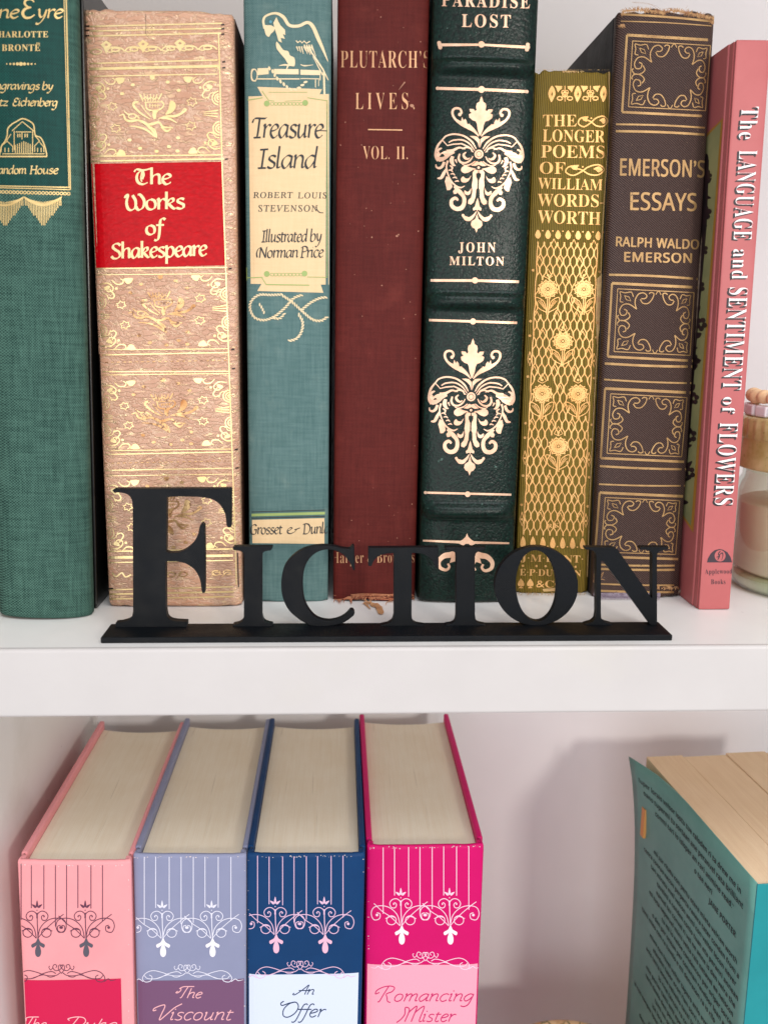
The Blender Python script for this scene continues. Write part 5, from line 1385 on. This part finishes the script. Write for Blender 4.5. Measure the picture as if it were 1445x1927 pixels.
for k in range(n):
    b = NZ * rw; F += [(b + k, b + k + 1, b + m + k + 1, b + m + k), (k, m + k, m + k + 1, k + 1)]
bc = meshobj('back_cover', V, F, TEALS, T, True)
boxm('spine', 0, Wt, -.0004, .0004, 0, Ht, TEALF, T, .0002)
boxm('front_cover', Wt - .0006, Wt, .0006, Lc, 0, Ht, TEALF, T, 0)
PGB = pages('paperback_pages', '#e2c19c', '#f5dcb9')
xs_ = [0.0009, .0230, .0234, .0500, .0503, .075, .0753, Wt - .0009]
for i in range(0, 8, 2):
    o = boxm('page_section', xs_[i], xs_[i + 1], .0008, Lc - .0010 - .0006 * (i % 4), .0008, Ht - (.0009, .0013, .0007, .0011)[i // 2], PGB, T, .0003)
o = boxm('page_block', .0010, Wt - .0010, .0009, Lc - .006, .0010, Ht - .0024, PGB, T, 0)
tb = Surf(TM, 0.0, 'x')
a = Art(tb, .00016); a.z(0, 0, 1)
# the small print: lines follow the horizontal of the cover
def tl_(s, y, z):    # local (0,y,z) -> list of points for one line of print
    return None
inkb = plain('small_print_ink', '#1e2b2e', None, .6)
V = []; F = []
rs = random.Random(3)
def printline(txt, y_right, z, cap, fatness=0.0):
    """text read from the back edge (left) to the spine (right)"""
    g, f = glyphs(txt, 'sansb', 1.0)
    wd = g[:, 0].max() * cap; b = len(V)
    for p in g:
        yy = y_right + wd - p[0] * cap; V.append((-.00022 + flare((yy - .0006) / Lc, min(1, (z + p[1] * cap) / Ht)), yy, z + p[1] * cap))
    for t in f: F.append(tuple(b + i for i in t))
syl = ['ra', 'ne', 'lo', 'mi', 'tu', 'den', 'sor', 'vel', 'ta', 'ri', 'con', 'per', 'o', 'an', 'ter', 'is', 'e']
def scribble(nn):
    o = ''
    while len(o) < nn:
        o += ''.join(rs.choice(syl) for _ in range(rs.choice((1, 2, 2, 3)))) + ' '
    return o.strip()
z = Ht - .0135; cap = .0031
for k in range(5):
    tail = ('drew me in', 'brilliant', 'read.\u201d', '', '')[k]
    t_ = (scribble(42 - 3 * k) + ' ' + tail) if k < 3 else (scribble(8) if k == 3 else 'JANE PORTER')
    printline(t_, .010 + (.003, 0, .008, .030, .004)[k], z, cap); z -= .0060
z -= .006
for k in range(30):
    tail = ('worth', 'from a', 'never', '', 'the', '')[k % 6] if k < 5 else ''
    printline(scribble(47 + rs.randint(-4, 2)) + ' ' + tail, .006 + rs.uniform(0, .005) + (.02 if k % 9 == 8 else 0), z, cap * .92); z -= .0056 + (.003 if k % 9 == 8 else 0)
    if z < .02: break
meshobj('small_print', V, F, inkb, bc)
boxm('orange_bar', flare(.9, .86) - .0012, flare(.9, .86) + .0004, Lc * .892, Lc * .892 + .0045, Ht - .046, Ht - .028, plain('orange_ink', '#d99a54', None, .5), bc, 0)
# pale shapes on the teal spine
ts = Surf(TM @ Matrix.Translation((0, -.0004, 0)), lambda x, z: np.zeros_like(x))
a = Art(ts, .0001); a.z(0, 0, 1); a.dot(1456, 1772, 19, 24, 42)
a.build('spine_emblem', plain('pale_teal_print', '#a9dcdc', None, .5), T)

# ------------------------------------------------------------------ round tin
tz = -.296
ap = onz(1060, 1915, tz); rt = .05
K = thing('round_tin', 'round tin with a tan flower patterned lid, left of the teal paperback', 'tin', (ap[0] - .004, ap[1] - rt, ZB))
TN = NT('floral_tin'); v = TN.n('ShaderNodeTexVoronoi', feature='DISTANCE_TO_EDGE'); v.inputs['Scale'].default_value = 110
mpn = TN.n('ShaderNodeVectorMath', operation='MULTIPLY_ADD'); nz = TN.n('ShaderNodeTexNoise'); nz.inputs['Scale'].default_value = 90; TN.l(TN.tc.outputs['Object'], nz.inputs['Vector'])
TN.l(nz.outputs['Color'], mpn.inputs[0]); mpn.inputs[1].default_value = (.012,) * 3; TN.l(TN.tc.outputs['Object'], mpn.inputs[2]); TN.l(mpn.outputs[0], v.inputs['Vector'])
c = TN.mix(TN.ramp(v.outputs['Distance'], .02, .09), s2l('#6d6a3c'), s2l('#e0bd8c')); c = TN.mix(TN.ramp(TN.noise(70, 3), .55, .62), c, s2l('#c59a68'))
TNM = TN.fin(c, .4)
hh = tz - ZB
lathe('body', [(0, .0002), (rt - .003, .0002), (rt - .002, .0012), (rt - .002, hh - .008), (0, hh - .008)], TNM, K)
lathe('lid', [(0, hh - .0142), (rt - .0018, hh - .0142), (rt - .0005, hh - .0140), (rt, hh - .013), (rt, hh - .0025), (rt - .0012, hh - .0004), (rt - .003, hh), (rt - .006, hh - .0008), (0, hh - .0006)], TNM, K)
